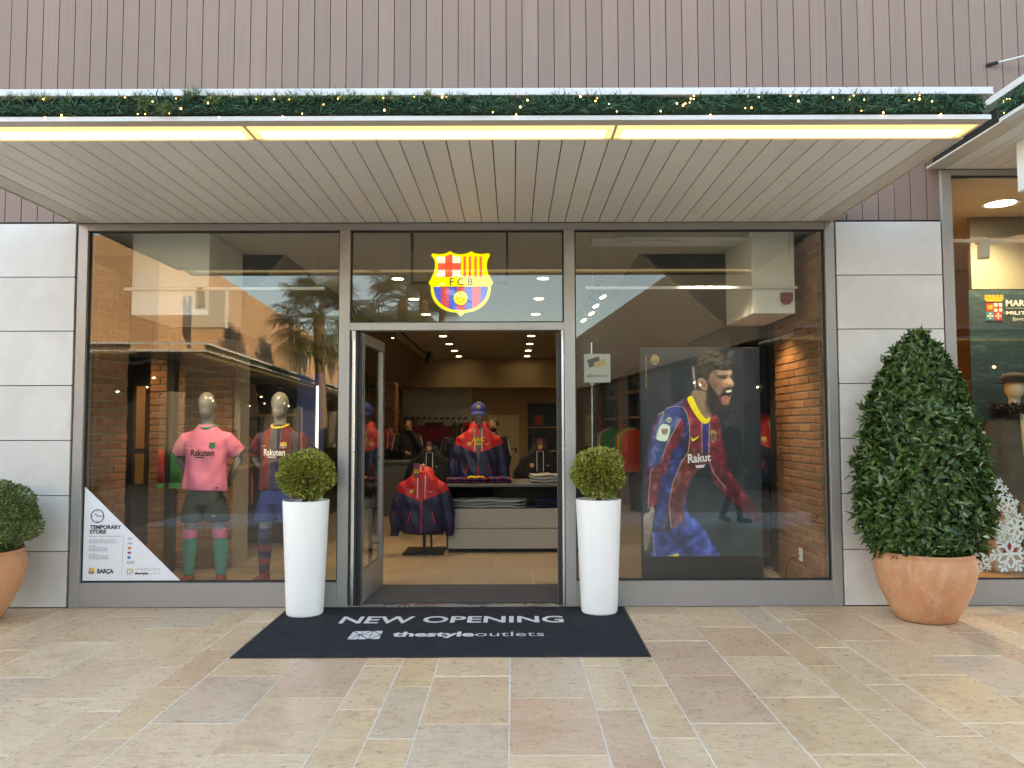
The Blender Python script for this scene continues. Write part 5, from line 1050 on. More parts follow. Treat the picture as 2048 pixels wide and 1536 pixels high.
paint(pmask(Z1([(1188, 596), (1255, 584), (1250, 608), (1200, 617)]), 0), (.75, .7, .62), 1, .1); paint(pmask(Z1([(1132, 672), (1198, 658), (1222, 690), (1215, 745), (1160, 748), (1138, 716)]), 1), (.42, .16, .13), 1, .2); paint(pmask(Z1([(1160, 690), (1200, 680), (1190, 735), (1165, 735)]), 2), (.30, .08, .07), .8)
paint(pmask(Z1([(750, 300), (742, 235), (800, 150), (900, 90), (1020, 66), (1150, 76), (1262, 128), (1302, 210), (1292, 290), (1240, 330), (1150, 335), (1045, 322), (990, 365), (960, 440), (930, 460), (880, 428), (830, 440), (808, 520), (800, 570), (775, 560), (768, 470), (752, 380)]), 1), (.028, .022, .019), 1, .9)
for i in range(70):
    x0 = rs.uniform(820, 1250); y0 = rs.uniform(90, 260); L = rs.uniform(30, 90); paint(pmask(Z1([(x0, y0), (x0 + L, y0 - 16 + rs.uniform(-12, 12)), (x0 + L, y0 - 8), (x0, y0 + 9)]), 1), (.15, .12, .10), rs.uniform(.2, .8))
paint(pmask(Z1([(752, 290), (768, 300), (775, 400), (792, 520), (780, 560), (762, 420)]), 1), (.5, .5, .48), .7)
paint(pmask(Z1([(818, 455), (868, 430), (925, 465), (945, 535), (932, 585), (892, 580), (842, 545)]), 1), (.34, .19, .14), 1, .3); paint(pmask(Z1([(850, 470), (890, 465), (925, 520), (900, 560), (870, 520)]), 2), (.14, .065, .05), .8)
paint(pmask(Z1([(680, 690), (742, 662), (790, 770), (850, 875), (915, 952), (972, 928), (962, 985), (912, 1018), (848, 988), (770, 885), (708, 775)]), 0), (.72, .60, .012), 1, .12)
paint(pmask(Z1([(395, 970), (433, 935), (472, 965), (435, 1003)]), 0), (.6, .62, .6)); paint(pmask(Z1([(325, 1040), (380, 1020), (440, 1045), (445, 1110), (405, 1225), (340, 1238), (270, 1215), (275, 1160)]), 0), (.55, .66, .62), 1, .1)
for L, c in (([(335, 1085), (420, 1085), (400, 1150), (345, 1150)], (.1, .12, .12)), ([(350, 1095), (370, 1095), (365, 1140), (352, 1140)], (.4, .05, .04)), ([(390, 1095), (405, 1095), (398, 1140), (386, 1140)], (.4, .05, .04)), ([(405, 955), (462, 955), (455, 985), (412, 985)], (.12, .14, .12))): paint(pmask(Z1(L), 0), c, .8)
paint(pmask(Z1([(722, 1180), (730, 1235), (760, 1235), (835, 1170), (765, 1205), (740, 1210)]), 0), (.72, .58, .02), 1, .1)
paint(pmask(Z1([(978, 1105), (1030, 1105), (1055, 1130), (1040, 1220), (1005, 1262), (980, 1220)]), 0), (.28, .2, .05)); paint(pmask(Z1([(985, 1150), (1040, 1150), (1030, 1210), (1005, 1245), (985, 1210)]), 1), (.05, .03, .06), .8)
def pstroke(pts, w, c, k=.8):
    for (xa, ya), (xb, yb) in zip(pts[:-1], pts[1:]):
        d = np.array((xb - xa, yb - ya)); L = np.hypot(*d) + 1e-6; n = np.array((-d[1], d[0])) / L * w / 2; paint(pmask([(xa + n[0], ya + n[1]), (xb + n[0], yb + n[1]), (xb - n[0], yb - n[1]), (xa - n[0], ya - n[1])], 0, False), c, k, .1)
PIPE = (.45, .38, .28)
for L in (Z1([(400, 820), (520, 790), (620, 800), (670, 880), (700, 1020), (705, 1180), (680, 1380)]) + Z2([(520, 150), (420, 380), (372, 620), (395, 890)]), Z1([(588, 948), (450, 1190), (390, 1310), (335, 1480)]), Z2([(200, 210), (165, 250), (150, 420), (130, 680)]), Z1([(862, 1000), (860, 1390)]), Z1([(964, 985), (948, 1390)]), Z2([(845, 130), (900, 280), (1030, 440)]), Z2([(180, 935), (185, 1080), (215, 1225)]), Z1([(290, 900), (370, 860), (300, 1050), (250, 1200)])): pstroke(L, 1.3, PIPE)
crc = Z1([(260, 190)])[0]
paint(pmask([(crc[0] + 9 * math.cos(t), crc[1] + 10.5 * math.sin(t)) for t in np.linspace(0, 2 * math.pi, 16, False)], 0), (.24, .17, .08), 1, .1)
for x in (-4, 0, 4): paint(pmask([(crc[0] + x - .9, crc[1] + 1), (crc[0] + x + .9, crc[1] + 1), (crc[0] + x + .9, crc[1] + 8), (crc[0] + x - .9, crc[1] + 8)], 0, False), (.03, .03, .05), .9)
IMG = np.clip(IMG * 1.35, 0, 1)
A0, A1 = at(PX0, PZ0, PY), at(PX1, PZ1, PY)
xs = A0.x + (gx - PX0) / Wp * (A1.x - A0.x); zs = A0.z + (gy - PZ0) / Hp * (A1.z - A0.z)
nv_ = gx.size; VV = np.stack([xs.ravel(), np.full(nv_, PY), zs.ravel()], 1); ii = np.arange(nv_).reshape(gx.shape); FF = np.stack([ii[1:, :-1].ravel(), ii[1:, 1:].ravel(), ii[:-1, 1:].ravel(), ii[:-1, :-1].ravel()], 1)
me = bpy.data.meshes.new('print'); me.from_pydata(VV.tolist(), [], FF.tolist()); ca = me.color_attributes.new('ink', 'FLOAT_COLOR', 'POINT')
ca.data.foreach_set('color', np.concatenate([IMG.reshape(-1, 3), np.ones((nv_, 1))], 1).astype(np.float32).ravel())
pt = NT('poster_print'); at_ = pt.n('Attribute', attribute_name='ink'); pt.bsdf(col=at_.outputs['Color'], rough=.45)
pr = obj('print', me, pt.mat, ps)
t = text_mb('Rakut', .1, .0025); a = at(1375, 931, PY); b = at(1421, 931, PY); fit(t, 0, b.x - a.x); zmx = max(v[2] for v in t.v); hgt = at(1400, 910, PY).z - at(1400, 928, PY).z
t.v = [(x, y, z * hgt / zmx * (1 - .15 * x / (b.x - a.x)) + .10 * x) for x, y, z in t.v]
lab = put(MB(), t, a.x, PY - .0015, at(1375, 926, PY).z); u0, u1 = at(1389, 931, PY), at(1410, 936, PY); lab.poly([(u0.x, u0.z), (u1.x, u0.z + .008), (u1.x - .02, u1.z + .004), (u0.x + .02, u1.z)], PY - .0015); obj('sponsor_print', lab, WHT, pr)
t = text_mb('www.fcbarcelona.com', .03, .0005); L_ = at(1292, 711, PY).z - at(1292, 776, PY).z; fit(t, 0, L_); a = at(1294, 776, PY); obj('web_address', put(MB(), t, a.x, PY - .0015, a.z, rot=math.pi / 2), M('print_ochre', (.40, .24, .08), .6), pr)
obj('corner_clip', MB().lathe([(.006, 0), (.006, .003)], 12, (at(1518, 1115, PY).x, PY - .004, at(1518, 1115, PY).z)), MAT['white_metal'], ps)

# plug socket on the brick wall
so = thing('wall_socket', 'small white plug socket with a cable low on the brick wall', 'socket', (2.70, .62, .32))
obj('plate', MB().box(-.012, .0, -.04, .04, -.05, .07, bev=.004), MAT['white'], so); obj('cable', MB().tube([(-.015, 0, 0), (-.05, -.01, -.02), (-.1, .0, -.02), (-.13, .02, -.1), (-.14, .03, -.3)], .005, 6), bk, so)

# ------------------------------------------------------------------ left window background: shelf, pictures, scarves, blue panel, tube
a = at(440, 1000, 3.2).x; b = at(612, 1000, 3.2).x
ls = thing('display_shelving', 'dark wall shelving behind the two kit mannequins', 'shelving', (a, 3.2, 0)); w_ = b - a
obj('back_panel', MB().box(0, w_, .36, .4, 0, 2.5), MAT['darkwall'], ls); obj('upright', MB().box(0, .04, 0, .359, 0, 2.5).box(w_ - .04, w_, 0, .359, 0, 2.5), bk, ls)
zsh = at(500, 832, 3.2).z; obj('shelf_board', MB().box(.041, w_ - .041, 0, .359, zsh, zsh + .025), MAT['wood'], ls)
obj('low_bench', MB().box(.041, w_ - .041, -.1, .359, .30, .33).box(.1, .14, -.09, -.05, .007, .299).box(w_ - .14, w_ - .1, -.09, -.05, .007, .299), bk, ls)
pa = at(497, 795, 3.1); pc = thing('tilted_picture', 'small tilted photo board on the shelf between the kit mannequins', 'picture', (pa.x - .08, 3.15, zsh + .026))
obj('board', MB().poly([(0, 0), (.2, 0), (.14, .38), (-.02, .42)], 0, 0, .02), M('photo_brown', (.30, .18, .12), .6, var=.6, scale=14), pc)
a = at(594, 800, 3.0); b = at(628, 800, 3.0)
obj('blue_panel', MB().box(a.x, b.x + .12, 3.0, 3.04, .006, 2.2), M('royal_panel', (.03, .06, .22), .5), label='royal blue upright panel beside the vertical light tube', cat='panel')
p0_, p1_ = at(635, 772, 2.4), at(635, 935, 2.4)
obj('light_tube', MB().tube([(p0_.x, 2.4, p1_.z - .6), (p0_.x, 2.4, p0_.z)], .014, 10), emissive('cool_tube', (.85, .92, 1), .55), label='bright vertical white light tube behind the striped mannequin', cat='light tube')
tag(obj('tube_stand', MB().box(p0_.x - .1, p0_.x + .1, 2.3, 2.5, .0065, .03, bev=.004).box(p0_.x - .02, p0_.x + .02, 2.38, 2.42, .031, p1_.z - .605), bk), 'small black foot of the vertical light tube', 'stand')
SC = stripe_mat('scarf_stripes', [(.35, .02, .02), (.5, .12, .02), (.03, .03, .1)], .09)
for k, (px, nm, c1) in enumerate(((487, 'striped scarf hanging between the two kit mannequins', SC), (496, 'orange striped scarf hanging beside the first scarf', stripe_mat('scarf_orange', [(.5, .1, .02), (.1, .01, .02)], .05)))):
    p = at(px, 880, 2.6 + k * .1); s_ = thing('hanging_scarf', nm, 'scarf', (p.x, 2.6 + k * .1, 1.35)); obj('cloth', MB().loft([sring(.008 * math.sin(z * 9), 0, z, .055 + .01 * math.sin(z * 7), .02, 16) for z in (-.75, -.6, -.45, -.3, -.15, 0)]), c1, s_, smooth=True); obj('ring', MB().tube([(.03 * math.cos(t), 0, .03 + .03 * math.sin(t)) for t in [2 * math.pi * i / 16 for i in range(17)]], .005, 6), YEL, s_)
for k, (px, nm, c1) in enumerate(((322, 'red and white scarf left of the pink mannequin', (.45, .03, .03)), (352, 'green and red pennant beside the pink mannequin', (.02, .22, .06)))):
    p = at(px, 900, 1.48); s_ = thing('hanging_scarf', nm, 'scarf', (p.x, 1.48, 1.30)); obj('cloth', MB().loft([sring(0, 0, z, .03 + .03 * k, .015, 14) for z in (-.35, -.2, -.1, 0)]), cloth('scarf_c', c1), s_, smooth=True); obj('fringe', MB().box(-.035 - .03 * k, .035 + .03 * k, -.012, .012, -.41, -.352), cloth('scarf_f', (.03, .25, .06)), s_)
lw = thing('lit_doorway', 'narrow doorway with a warm lit shelf left of the brick pillar', 'doorway', (at(255, 900, 2.0).x, 2.0, 0)); wl = at(292, 900, 2.0).x - at(255, 900, 2.0).x
obj('back_panel', MB().box(-.1, wl, .3, .34, .006, 2.5), MAT['darkwall'], lw); obj('shelf_side', MB().box(.06, .16, .05, .29, .9, 2.0), MAT['wood'], lw); obj('jamb', MB().box(-.14, -.101, 0, .34, .006, 2.5), bk, lw)
tag(obj('yellow_shoe', MB().ell((lw.location.x + .1, 2.1, 1.33), (.07, .04, .035), 12), cloth('shoe_yellow', (.7, .5, .02), .4)), 'small yellow shoe on the dark shelf left of the brick pillar', 'shoe')
obj('shoe_shelf', MB().box(lw.location.x + .0, lw.location.x + wl - .02, 2.02, 2.28, 1.27, 1.294), bk, label='thin dark shelf under the yellow shoe', cat='shelf')

# ------------------------------------------------------------------ neighbouring shop
obj('neighbour_floor', MB().box(3.87, 9.5, .31, 4.6, 0.0, .2).box(3.87, 5.29, .125, .309, 0, .2), MAT['wood'], kind='structure')
obj('neighbour_wall_left', MB().box(3.79, 3.85, .13, 4.6, 0, 4.0), M('apricot_wall', (.62, .33, .13), .8, var=.04), kind='structure'); obj('neighbour_wall_back', MB().box(3.851, 9.5, 4.5, 4.6, .201, 4.0).box(9.4, 9.5, .31, 4.49, .201, 4.0), M('apricot_back', (.60, .36, .16), .8), kind='structure')
obj('neighbour_ceiling', MB().box(3.86, 9.5, .31, 4.49, 3.80, 3.86).box(3.86, 5.3, .13, .309, 3.80, 3.86), MAT['ceil'], kind='structure')
p = gnd(2003, 408, 3.79); dl = thing('ceiling_downlight', 'large round lit ceiling lamp in the neighbouring shop', 'ceiling light', (p.x, p.y, 3.799))
obj('ring', MB().lathe([(.14, 0), (.17, 0), (.17, -.012), (.14, -.008)], 28, cap=False), MAT['white'], dl); obj('lens', MB().lathe([(.139, -.001), (.139, -.004)], 28), emissive('round_lens', (1, .9, .72), 3.5, False), dl)
L = bpy.data.lights.new('lamp', 'SPOT'); L.energy = 70; L.color = (1, .80, .52); L.spot_size = R(150); L.spot_blend = .8; L.shadow_soft_size = .14; o = bpy.data.objects.new('lamp', L); COL.objects.link(o); o.parent = dl; o.location = (0, 0, -.03)
for k, (px, py) in enumerate(((1921, 547), (1912, 600))):
    q_ = gnd(px, py, 3.79); d = thing('ceiling_downlight', 'smaller round lit lamp further back in the neighbouring shop', 'ceiling light', (q_.x, q_.y, 3.799), group='small lamps in the neighbouring shop'); obj('lens', MB().lathe([(.11, -.001), (.11, -.004)], 24), emissive('round_lens', (1, .9, .72), 3.5, False), d); obj('ring', MB().lathe([(.112, 0), (.13, 0), (.13, -.01), (.112, -.008)], 24, cap=False), MAT['white'], d)
spot(1968, 502, .5, at(1966, 900, .45), MAT['white'], 'white cylinder spotlight hanging in the neighbouring window', False, .14, .052); a = at(1910, 482, .5); obj('track', MB().box(a.x - .1, 5.2, .48, .52, a.z - .012, a.z + .012).box(at(1955, 482, .5).x, at(2005, 482, .5).x, .47, .53, a.z - .03, a.z - .0125), MAT['white_metal'], label='white lighting track in the neighbouring window', cat='track')
obj('ceiling_pipe', MB().tube([(3.87, .9, at(1950, 390, .9).z), (5.2, .9, at(1950, 390, .9).z)], .012, 8).tube([(4.05, .9, at(1950, 390, .9).z), (4.05, .9, 3.8)], .006, 6), MAT['strap'], label='thin grey pipe under the neighbouring ceiling', cat='pipe')
a = at(1940, 415, 1.6); obj('dark_pelmet', MB().box(a.x, 7.2, 1.6, 1.65, at(1940, 580, 1.6).z + .01, a.z), M('grey_pelmet', (.20, .195, .17), .7), label='grey hanging panel above the sea poster', cat='panel')
sw_ = NT('sea_print'); tc = sw_.n('TexCoord'); mp = sw_.n('Mapping'); sw_.t.links.new(tc.outputs['Object'], mp.inputs[0]); mp.inputs['Scale'].default_value = (1.2, 1, 5); mp.inputs['Rotation'].default_value = (0, .3, 0)
n_ = sw_.noise(mp.outputs[0], 6, 7, .65, .8); c = sw_.ramp(n_, [(.3, (.012, .035, .05)), (.55, (.02, .06, .08)), (.7, (.07, .14, .16)), (.8, (.25, .33, .34))]); sw_.bsdf(col=c, rough=.5)
a, b = at(1938, 580, 1.25), at(1938, 1020, 1.25); sea = thing('sea_poster', 'dark sea poster with a naval crest and lettering in the neighbouring window', 'poster', (0, 0, 0))
obj('sheet', MB().box(a.x, 7.2, 1.25, 1.27, .3, a.z), sw_.mat, sea); z_ = lambda px, py: (at(px, py, 1.245).x, at(px, py, 1.245).z)
obj('lettering', put(put(MB(), fit(text_mb('MARINA', .09, .002), 0, at(2082, 610, 1.245).x - at(2013, 610, 1.245).x), at(2013, 612, 1.245).x, 1.246, at(2013, 612, 1.245).z), fit(text_mb('MILITARE', .05, .001), 0, at(2082, 610, 1.245).x - at(2013, 610, 1.245).x), at(2013, 628, 1.245).x, 1.246, at(2013, 629, 1.245).z), WHT, sea)
obj('script_line', put(MB(), text_mb('Sportswear', .05, 0, shear=.3), at(2025, 641, 1.245).x, 1.246, at(2025, 641, 1.245).z), WHT, sea); ru = MB(); (x0, z0), (x1, z1) = z_(2013, 616), z_(2082, 616); ru.box(x0, x1, 1.246, 1.248, z0 - .003, z0); obj('rule', ru, WHT, sea)
nb = MB(); sq = [(1973, 606, 1989, 623, 1), (1989, 606, 2005, 623, 2), (1973, 623, 1989, 641, 3), (1989, 623, 2005, 641, 1)]
for x0, y0, x1, y1, mi in sq: (xa, za), (xb, zb) = z_(x0, y1), z_(x1, y0); nb.box(xa + .001, xb - .001, 1.245, 1.248, za + .001, zb - .001, mi)
def pm_(pts, mi, y=1.2435): nb.poly([z_(*q) for q in pts], y, mi)
pm_([(1995.5, 606), (1998.5, 606), (1998.5, 623), (1995.5, 623)], 1); pm_([(1989, 613), (2005, 613), (2005, 616), (1989, 616)], 1, 1.243)
pm_([(1976, 610), (1986, 610), (1986, 619), (1976, 619)], 0)
for cx, cy in ((1981, 632), (1997, 632)):
    for t in range(4): a_ = t * math.pi / 2; pm_([(cx, cy), (cx + 7 * math.cos(a_ - .35), cy + 7 * math.sin(a_ - .35)), (cx + 5 * math.cos(a_), cy + 5 * math.sin(a_)), (cx + 7 * math.cos(a_ + .35), cy + 7 * math.sin(a_ + .35))], 2, 1.2425 - .0002 * t)
pm_([(1968, 596), (1988, 592), (2009, 596), (2004, 603), (1973, 603)], 0)
for x in (1973, 1980, 1988, 1996, 2004): pm_([(x - 3, 590), (x + 3, 590), (x + 2.5, 595), (x - 2.5, 595)], 0, 1.242)
obj('naval_crest', nb, [M('crest_gold', (.55, .33, .04), .5), M('crest_red2', (.45, .04, .04), .5), WHT, M('crest_teal', (.03, .22, .32), .5)], sea)
# dressed mannequin with hat
p = at(2032, 900, .75); mh = thing('hat_mannequin', 'cream mannequin in dark hat and fur-collared coat in the neighbouring window', 'mannequin', (p.x, .75, .2)); cream = M('mannequin_cream', (.62, .52, .36), .4, var=.02)
hd = at(2030, 775, .75).z - .2
obj('body', remesh(MB().ell((0, -.01, hd), (.082, .1, .12), 18).capsule((0, .01, hd - .28), (0, 0, hd - .08), .06, .05).loft([sring(0, .01, z, rx, ry) for z, rx, ry in ((.7, .15, .11), (.95, .15, .1), (hd - .5, .17, .11), (hd - .32, .17, .1), (hd - .24, .07, .06))]).capsule((-.09, 0, .75), (-.1, 0, .05), .08, .045).capsule((.09, 0, .75), (.1, 0, .05), .08, .045), .012, 2), cream, mh)
coat = MB().loft([sring(0, .01, z, rx, ry) for z, rx, ry in ((.62, .24, .17), (.9, .225, .155), (hd - .55, .235, .15), (hd - .36, .23, .13), (hd - .24, .13, .1))])
for s in (-1, 1): coat.capsule((s * .2, .01, hd - .38), (s * .27, .02, hd - .7), .075, .065); coat.capsule((s * .27, .02, hd - .7), (s * .25, -.08, hd - .95), .065, .05)
obj('coat', remesh(coat, .014, 2, name='coat'), M('camo_coat', (.10, .085, .06), .85, var=.6, scale=9, bump=.6, bscale=60), mh)
obj('shirt_front', MB().poly([(-.05, hd - .25), (.05, hd - .25), (.035, hd - .6), (.0, hd - .9), (-.03, hd - .6)], -.158, 0, .02), cloth('cream_shirt', (.7, .6, .35)), mh)
fc_ = MB()
for i in range(3800):
    t_ = random.uniform(0, 2 * math.pi); rr_ = random.uniform(.08, .2); bx0 = Vector((rr_ * math.cos(t_) * 1.15, rr_ * math.sin(t_) * .85, hd - .21 + random.uniform(-.09, .05))); d = Vector((math.cos(t_), math.sin(t_), random.uniform(-.6, .6))) * random.uniform(.03, .07); w = Vector((-math.sin(t_), math.cos(t_), 0)) * .006; fc_.add([bx0 - w, bx0 + w, bx0 + d], [(0, 1, 2)])
obj('fur_collar', fc_, M('dark_fur', (.02, .015, .012), .7), mh)
ht = thing('felt_hat', 'dark brimmed hat on the cream mannequin in the neighbouring window', 'hat', (p.x, .75, .2 + hd + .05)); obj('crown', MB().lathe([(.108, 0), (.105, .05), (.09, .085), (.03, .095), (.0, .09)], 24, cap=False), M('felt', (.03, .025, .022), .9), ht, smooth=True); obj('brim', MB().lathe([(.1, 0), (.155, -.004), (.155, -.008), (.1, -.006)], 28), M('felt2', (.03, .025, .022), .9), ht, smooth=True)
# snowflakes
def snowflake(px, py, R_, label, rot, Y=.056):
    p = at(px, py, Y); mb = MB(); r_ = at(px + R_, py, Y).x - p.x
    def bar2(ax, az, bx2, bz, w):
        d = Vector((bx2 - ax, bz - az)); n = Vector((-d.y, d.x)).normalized() * w / 2; mb.poly([(ax + n.x, az + n.y), (bx2 + n.x, bz + n.y), (bx2 - n.x, bz - n.y), (ax - n.x, az - n.y)], -.002 - .0003 * (len(mb.f) % 9), 0, .004)
    for k in range(6):
        t = rot + k * math.pi / 3; e = Vector((math.cos(t), math.sin(t))); bar2(0, 0, e.x * r_, e.y * r_, r_ * .13)
        for f, l in ((.42, .36), (.68, .30)):
            for s in (-1, 1): u = t + s * math.pi / 3.2; bar2(e.x * r_ * f, e.y * r_ * f, e.x * r_ * f + math.cos(u) * r_ * l, e.y * r_ * f + math.sin(u) * r_ * l, r_ * .12)
    s_ = thing('paper_snowflake', label, 'snowflake', (p.x, Y, p.z)); obj('cutout', mb, M('snow_white', (.85, .86, .88), .6, var=.02), s_)
snowflake(1990, 980, 26, 'uppermost white paper snowflake on the neighbouring window', .1); snowflake(2014, 1010, 24, 'white paper snowflake below the uppermost one', .3, .066); snowflake(2030, 1055, 30, 'white paper snowflake beside the red price number', .2, .061)
snowflake(2018, 1108, 40, 'biggest white paper snowflake near the window sill', .05, .053); snowflake(1962, 1122, 24, 'lone small white paper snowflake beside the terracotta pot', .25, .056); snowflake(1995, 1060, 20, 'white paper snowflake half hidden by the laurel', .4, .071)
pn = thing('price_box', 'cream box with a red number 30 in the neighbouring window', 'price sign', (at(1988, 1090, .45).x, .45, .201)); hb_ = at(1988, 1040, .45).z - .201; wb_ = at(2040, 1090, .45).x - at(1988, 1090, .45).x
obj('box', MB().box(0, wb_, 0, .2, 0, hb_, bev=.004), M('cream_box', (.6, .52, .38), .7), pn); t = text_mb('30', .14, .005); fit(t, wb_ * .12, wb_ * .85); obj('figures', put(MB(), t, 0, -.003, hb_ * .35), M('red_ink', (.5, .03, .02), .6), pn)
# ------------------------------------------------------------------ plants
def leaf_cloud(C, N, length, width_, fold=.25, rng=RNG, quads=True, up=.3, jitter=.6):
    """numpy: one folded leaf per centre C pointing along N with jitter -> verts, faces"""
    n = len(C); Nu = N / (np.linalg.norm(N, axis=1)[:, None] + 1e-9); tg = rng.normal(0, 1, (n, 3)); tg -= Nu * (tg * Nu).sum(1)[:, None]; tg /= np.linalg.norm(tg, axis=1)[:, None] + 1e-9; d = Nu * .45 + tg * jitter * 1.3 + rng.normal(0, .25, (n, 3)); d[:, 2] += up; d /= np.linalg.norm(d, axis=1)[:, None]
    r = Nu + rng.normal(0, .55, (n, 3)); s = np.cross(d, r); s /= np.linalg.norm(s, axis=1)[:, None] + 1e-9; u = np.cross(s, d)
    L = (length * rng.uniform(.7, 1.25, n))[:, None]; w = (width_ * rng.uniform(.75, 1.2, n))[:, None]
    a = C; m = C + d * L * .5 - u * w * fold * .4; t = C + d * L - u * L * .12
    l1 = C + d * L * .42 + s * w * .5 + u * w * fold; r1 = C + d * L * .42 - s * w * .5 + u * w * fold
    V = np.stack([a, l1, t, r1, m], 1).reshape(-1, 3); b = np.arange(n)[:, None] * 5
    Fc = np.concatenate([b + np.array([[0, 4, 1]]), b + np.array([[1, 4, 2]]), b + np.array([[0, 3, 4]]), b + np.array([[3, 2, 4]])], 1).reshape(-1, 3)
    return V, Fc
def np_mesh(name, V, Fc):
    me = bpy.data.meshes.new(name); me.vertices.add(len(V)); me.vertices.foreach_set('co', V.astype(np.float32).ravel())
    k = Fc.shape[1]; me.loops.add(Fc.size); me.loops.foreach_set('vertex_index', Fc.astype(np.int32).ravel()); me.polygons.add(len(Fc)); me.polygons.foreach_set('loop_start', np.arange(0, Fc.size, k, dtype=np.int32)); me.polygons.foreach_set('loop_total', np.full(len(Fc), k, dtype=np.int32)); me.update(calc_edges=True); me.validate(); return me
def ball_points(n, rx, ry, rz, depth=.35, lump=.05, seed=0):
    r = np.random.default_rng(seed); v = r.normal(0, 1, (n, 3)); v /= np.linalg.norm(v, axis=1)[:, None]
    b = 1 + lump * (np.sin(6 * v[:, 0] + seed) * np.sin(5 * v[:, 1] + 2 * seed) + np.sin(7 * v[:, 2] + 4 * v[:, 0])) ; k = 1 - depth * r.random(n) ** 1.7
    P = v * (b * k)[:, None] * np.array((rx, ry, rz)); return P, v
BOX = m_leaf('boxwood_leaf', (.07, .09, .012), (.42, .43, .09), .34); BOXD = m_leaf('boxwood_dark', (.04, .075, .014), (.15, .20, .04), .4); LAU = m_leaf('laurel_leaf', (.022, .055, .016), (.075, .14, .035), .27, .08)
TWIG = M('twig_bark', (.10, .065, .035), .9); TERRA = None
tr = NT('terracotta'); v = tr.coords((1, 1, 1)); n1 = tr.noise(v, 2.6, 6, .65, .6); n2 = tr.noise(tr.coords((3.5, 3.5, 1.3)), 4, 6, .75); n3 = tr.noise(v, 60, 3)
c = tr.ramp(n1, [(.25, (.42, .165, .08)), (.5, (.52, .24, .125)), (.75, (.58, .32, .185))]); c = tr.mix(tr.rng(n2, .52, .7, 0, .55), c, (.62, .46, .34)); c = tr.mix(tr.rng(n1, .66, .78, 0, .5), c, (.66, .56, .46)); c = tr.mix(tr.rng(n3, .6, .75, 0, .2), c, (.25, .1, .05)); tr.bsdf(col=c, rough=.85, nor=tr.bump(tr.math('ADD', n3, n2), .2, .006)); TERRA = tr.mat
def pebbles(parent, rad, z, n=220):
    mb = MB(); rr = random.Random(5)
    base = [(1, 0, 0), (-1, 0, 0), (0, 1, 0), (0, -1, 0), (0, 0, 1), (0, 0, -1)]; fs = [(0, 2, 4), (2, 1, 4), (1, 3, 4), (3, 0, 4), (2, 0, 5), (1, 2, 5), (3, 1, 5), (0, 3, 5)]
    for i in range(n):
        a, r = rr.uniform(0, 6.283), rad * math.sqrt(rr.random()); s = rr.uniform(.007, .014); h = z + .018 * (1 - r / rad) + rr.uniform(0, .008)
        mb.add([(r * math.cos(a) + x * s * 1.2, r * math.sin(a) + y * s, h + zz * s * .8) for x, y, zz in base], fs)
    return obj('pebbles', mb, M('white_pebble', (.72, .70, .66), .7, var=.2, scale=30), parent, kind='stuff')
def box_planter(px, label, seed, y, lean, rx, rz, lab2):
    x = at(px, 1120, y).x; t = thing('tall_planter', label, 'planter', (x, y, .009))
    H_ = .925; prof = [(.143, 0), (.1465, .004), (.150, .02), (.188, H_ - .012), (.189, H_ - .003), (.186, H_), (.176, H_), (.172, H_ - .05)]
    obj('pot', MB().lathe(prof, 56), MAT['planter'], t, auto=40); pebbles(t, .168, H_ - .035)
    b = thing('boxwood_ball', lab2, 'shrub', (x + lean, y, H_ - .02))
    zc = rz + .04
    P, Nn = ball_points(7600, rx, rx, rz, .42, .06, seed); P[:, 2] += zc; V, Fc = leaf_cloud(P, Nn, .025, .0195, rng=np.random.default_rng(seed), jitter=.6); obj('crown', np_mesh('crown', V, Fc), BOX, b, kind='stuff')
    tw = MB(); rr = random.Random(seed)
    for i in range(26):
        a, e = rr.uniform(0, 6.28), rr.uniform(.1, 1.4); d = Vector((math.cos(a) * math.cos(e), math.sin(a) * math.cos(e), math.sin(e))); s0 = Vector((rr.uniform(-.02, .02), rr.uniform(-.02, .02), 0)); tw.tube([s0, s0 + Vector((0, 0, .06)), Vector((0, 0, zc * .7)) + d * rx * .35, Vector((0, 0, zc)) + Vector((d.x * rx, d.y * rx, d.z * rz)) * .82], [.007, .006, .004, .002], 5)
    obj('stem', tw, TWIG, b)
box_planter(609, 'tall white tapered planter in front of the mannequin window', 11, -.245, -.005, .225, .195, 'clipped boxwood ball with straggly lower twigs in the left white planter')
box_planter(1196, 'tall white tapered planter in front of the poster window', 23, -.200, .0, .215, .203, 'tidy round boxwood ball in the right white planter')
# terracotta pots
def terra_pot(x, y, s, label):
    t = thing('terracotta_pot', label, 'pot', (x, y, .003))
    prof = [(.205, 0), (.225, .008), (.285, .11), (.345, .24), (.378, .36), (.388, .44), (.380, .50), (.368, .525), (.372, .54), (.376, .552), (.366, .562), (.342, .556), (.335, .50)]
    obj('pot', MB().lathe([(r * s, z * s) for r, z in prof], 64), TERRA, t, auto=50); obj('soil', MB().lathe([(.34 * s, .49 * s), (.1 * s, .52 * s), (.01, .525 * s)], 32), MAT['soil'], t); return t
xp = at(1848, 1180, -.44).x
terra_pot(xp, -.44, .96, 'big weathered terracotta pot under the tall laurel')
terra_pot(-4.33, -.46, 1.0, 'weathered terracotta pot under the clipped boxwood dome')
lb = thing('laurel_bush', 'tall cone-shaped dark green laurel in the terracotta pot', 'shrub', (xp, -.44, .48))
prof_z = [0.0, .1, .2, .45, .72, 1.0, 1.22, 1.43, 1.58, 1.7, 1.80]; prof_r = [.31, .40, .46, .49, .475, .42, .365, .29, .215, .13, .02]
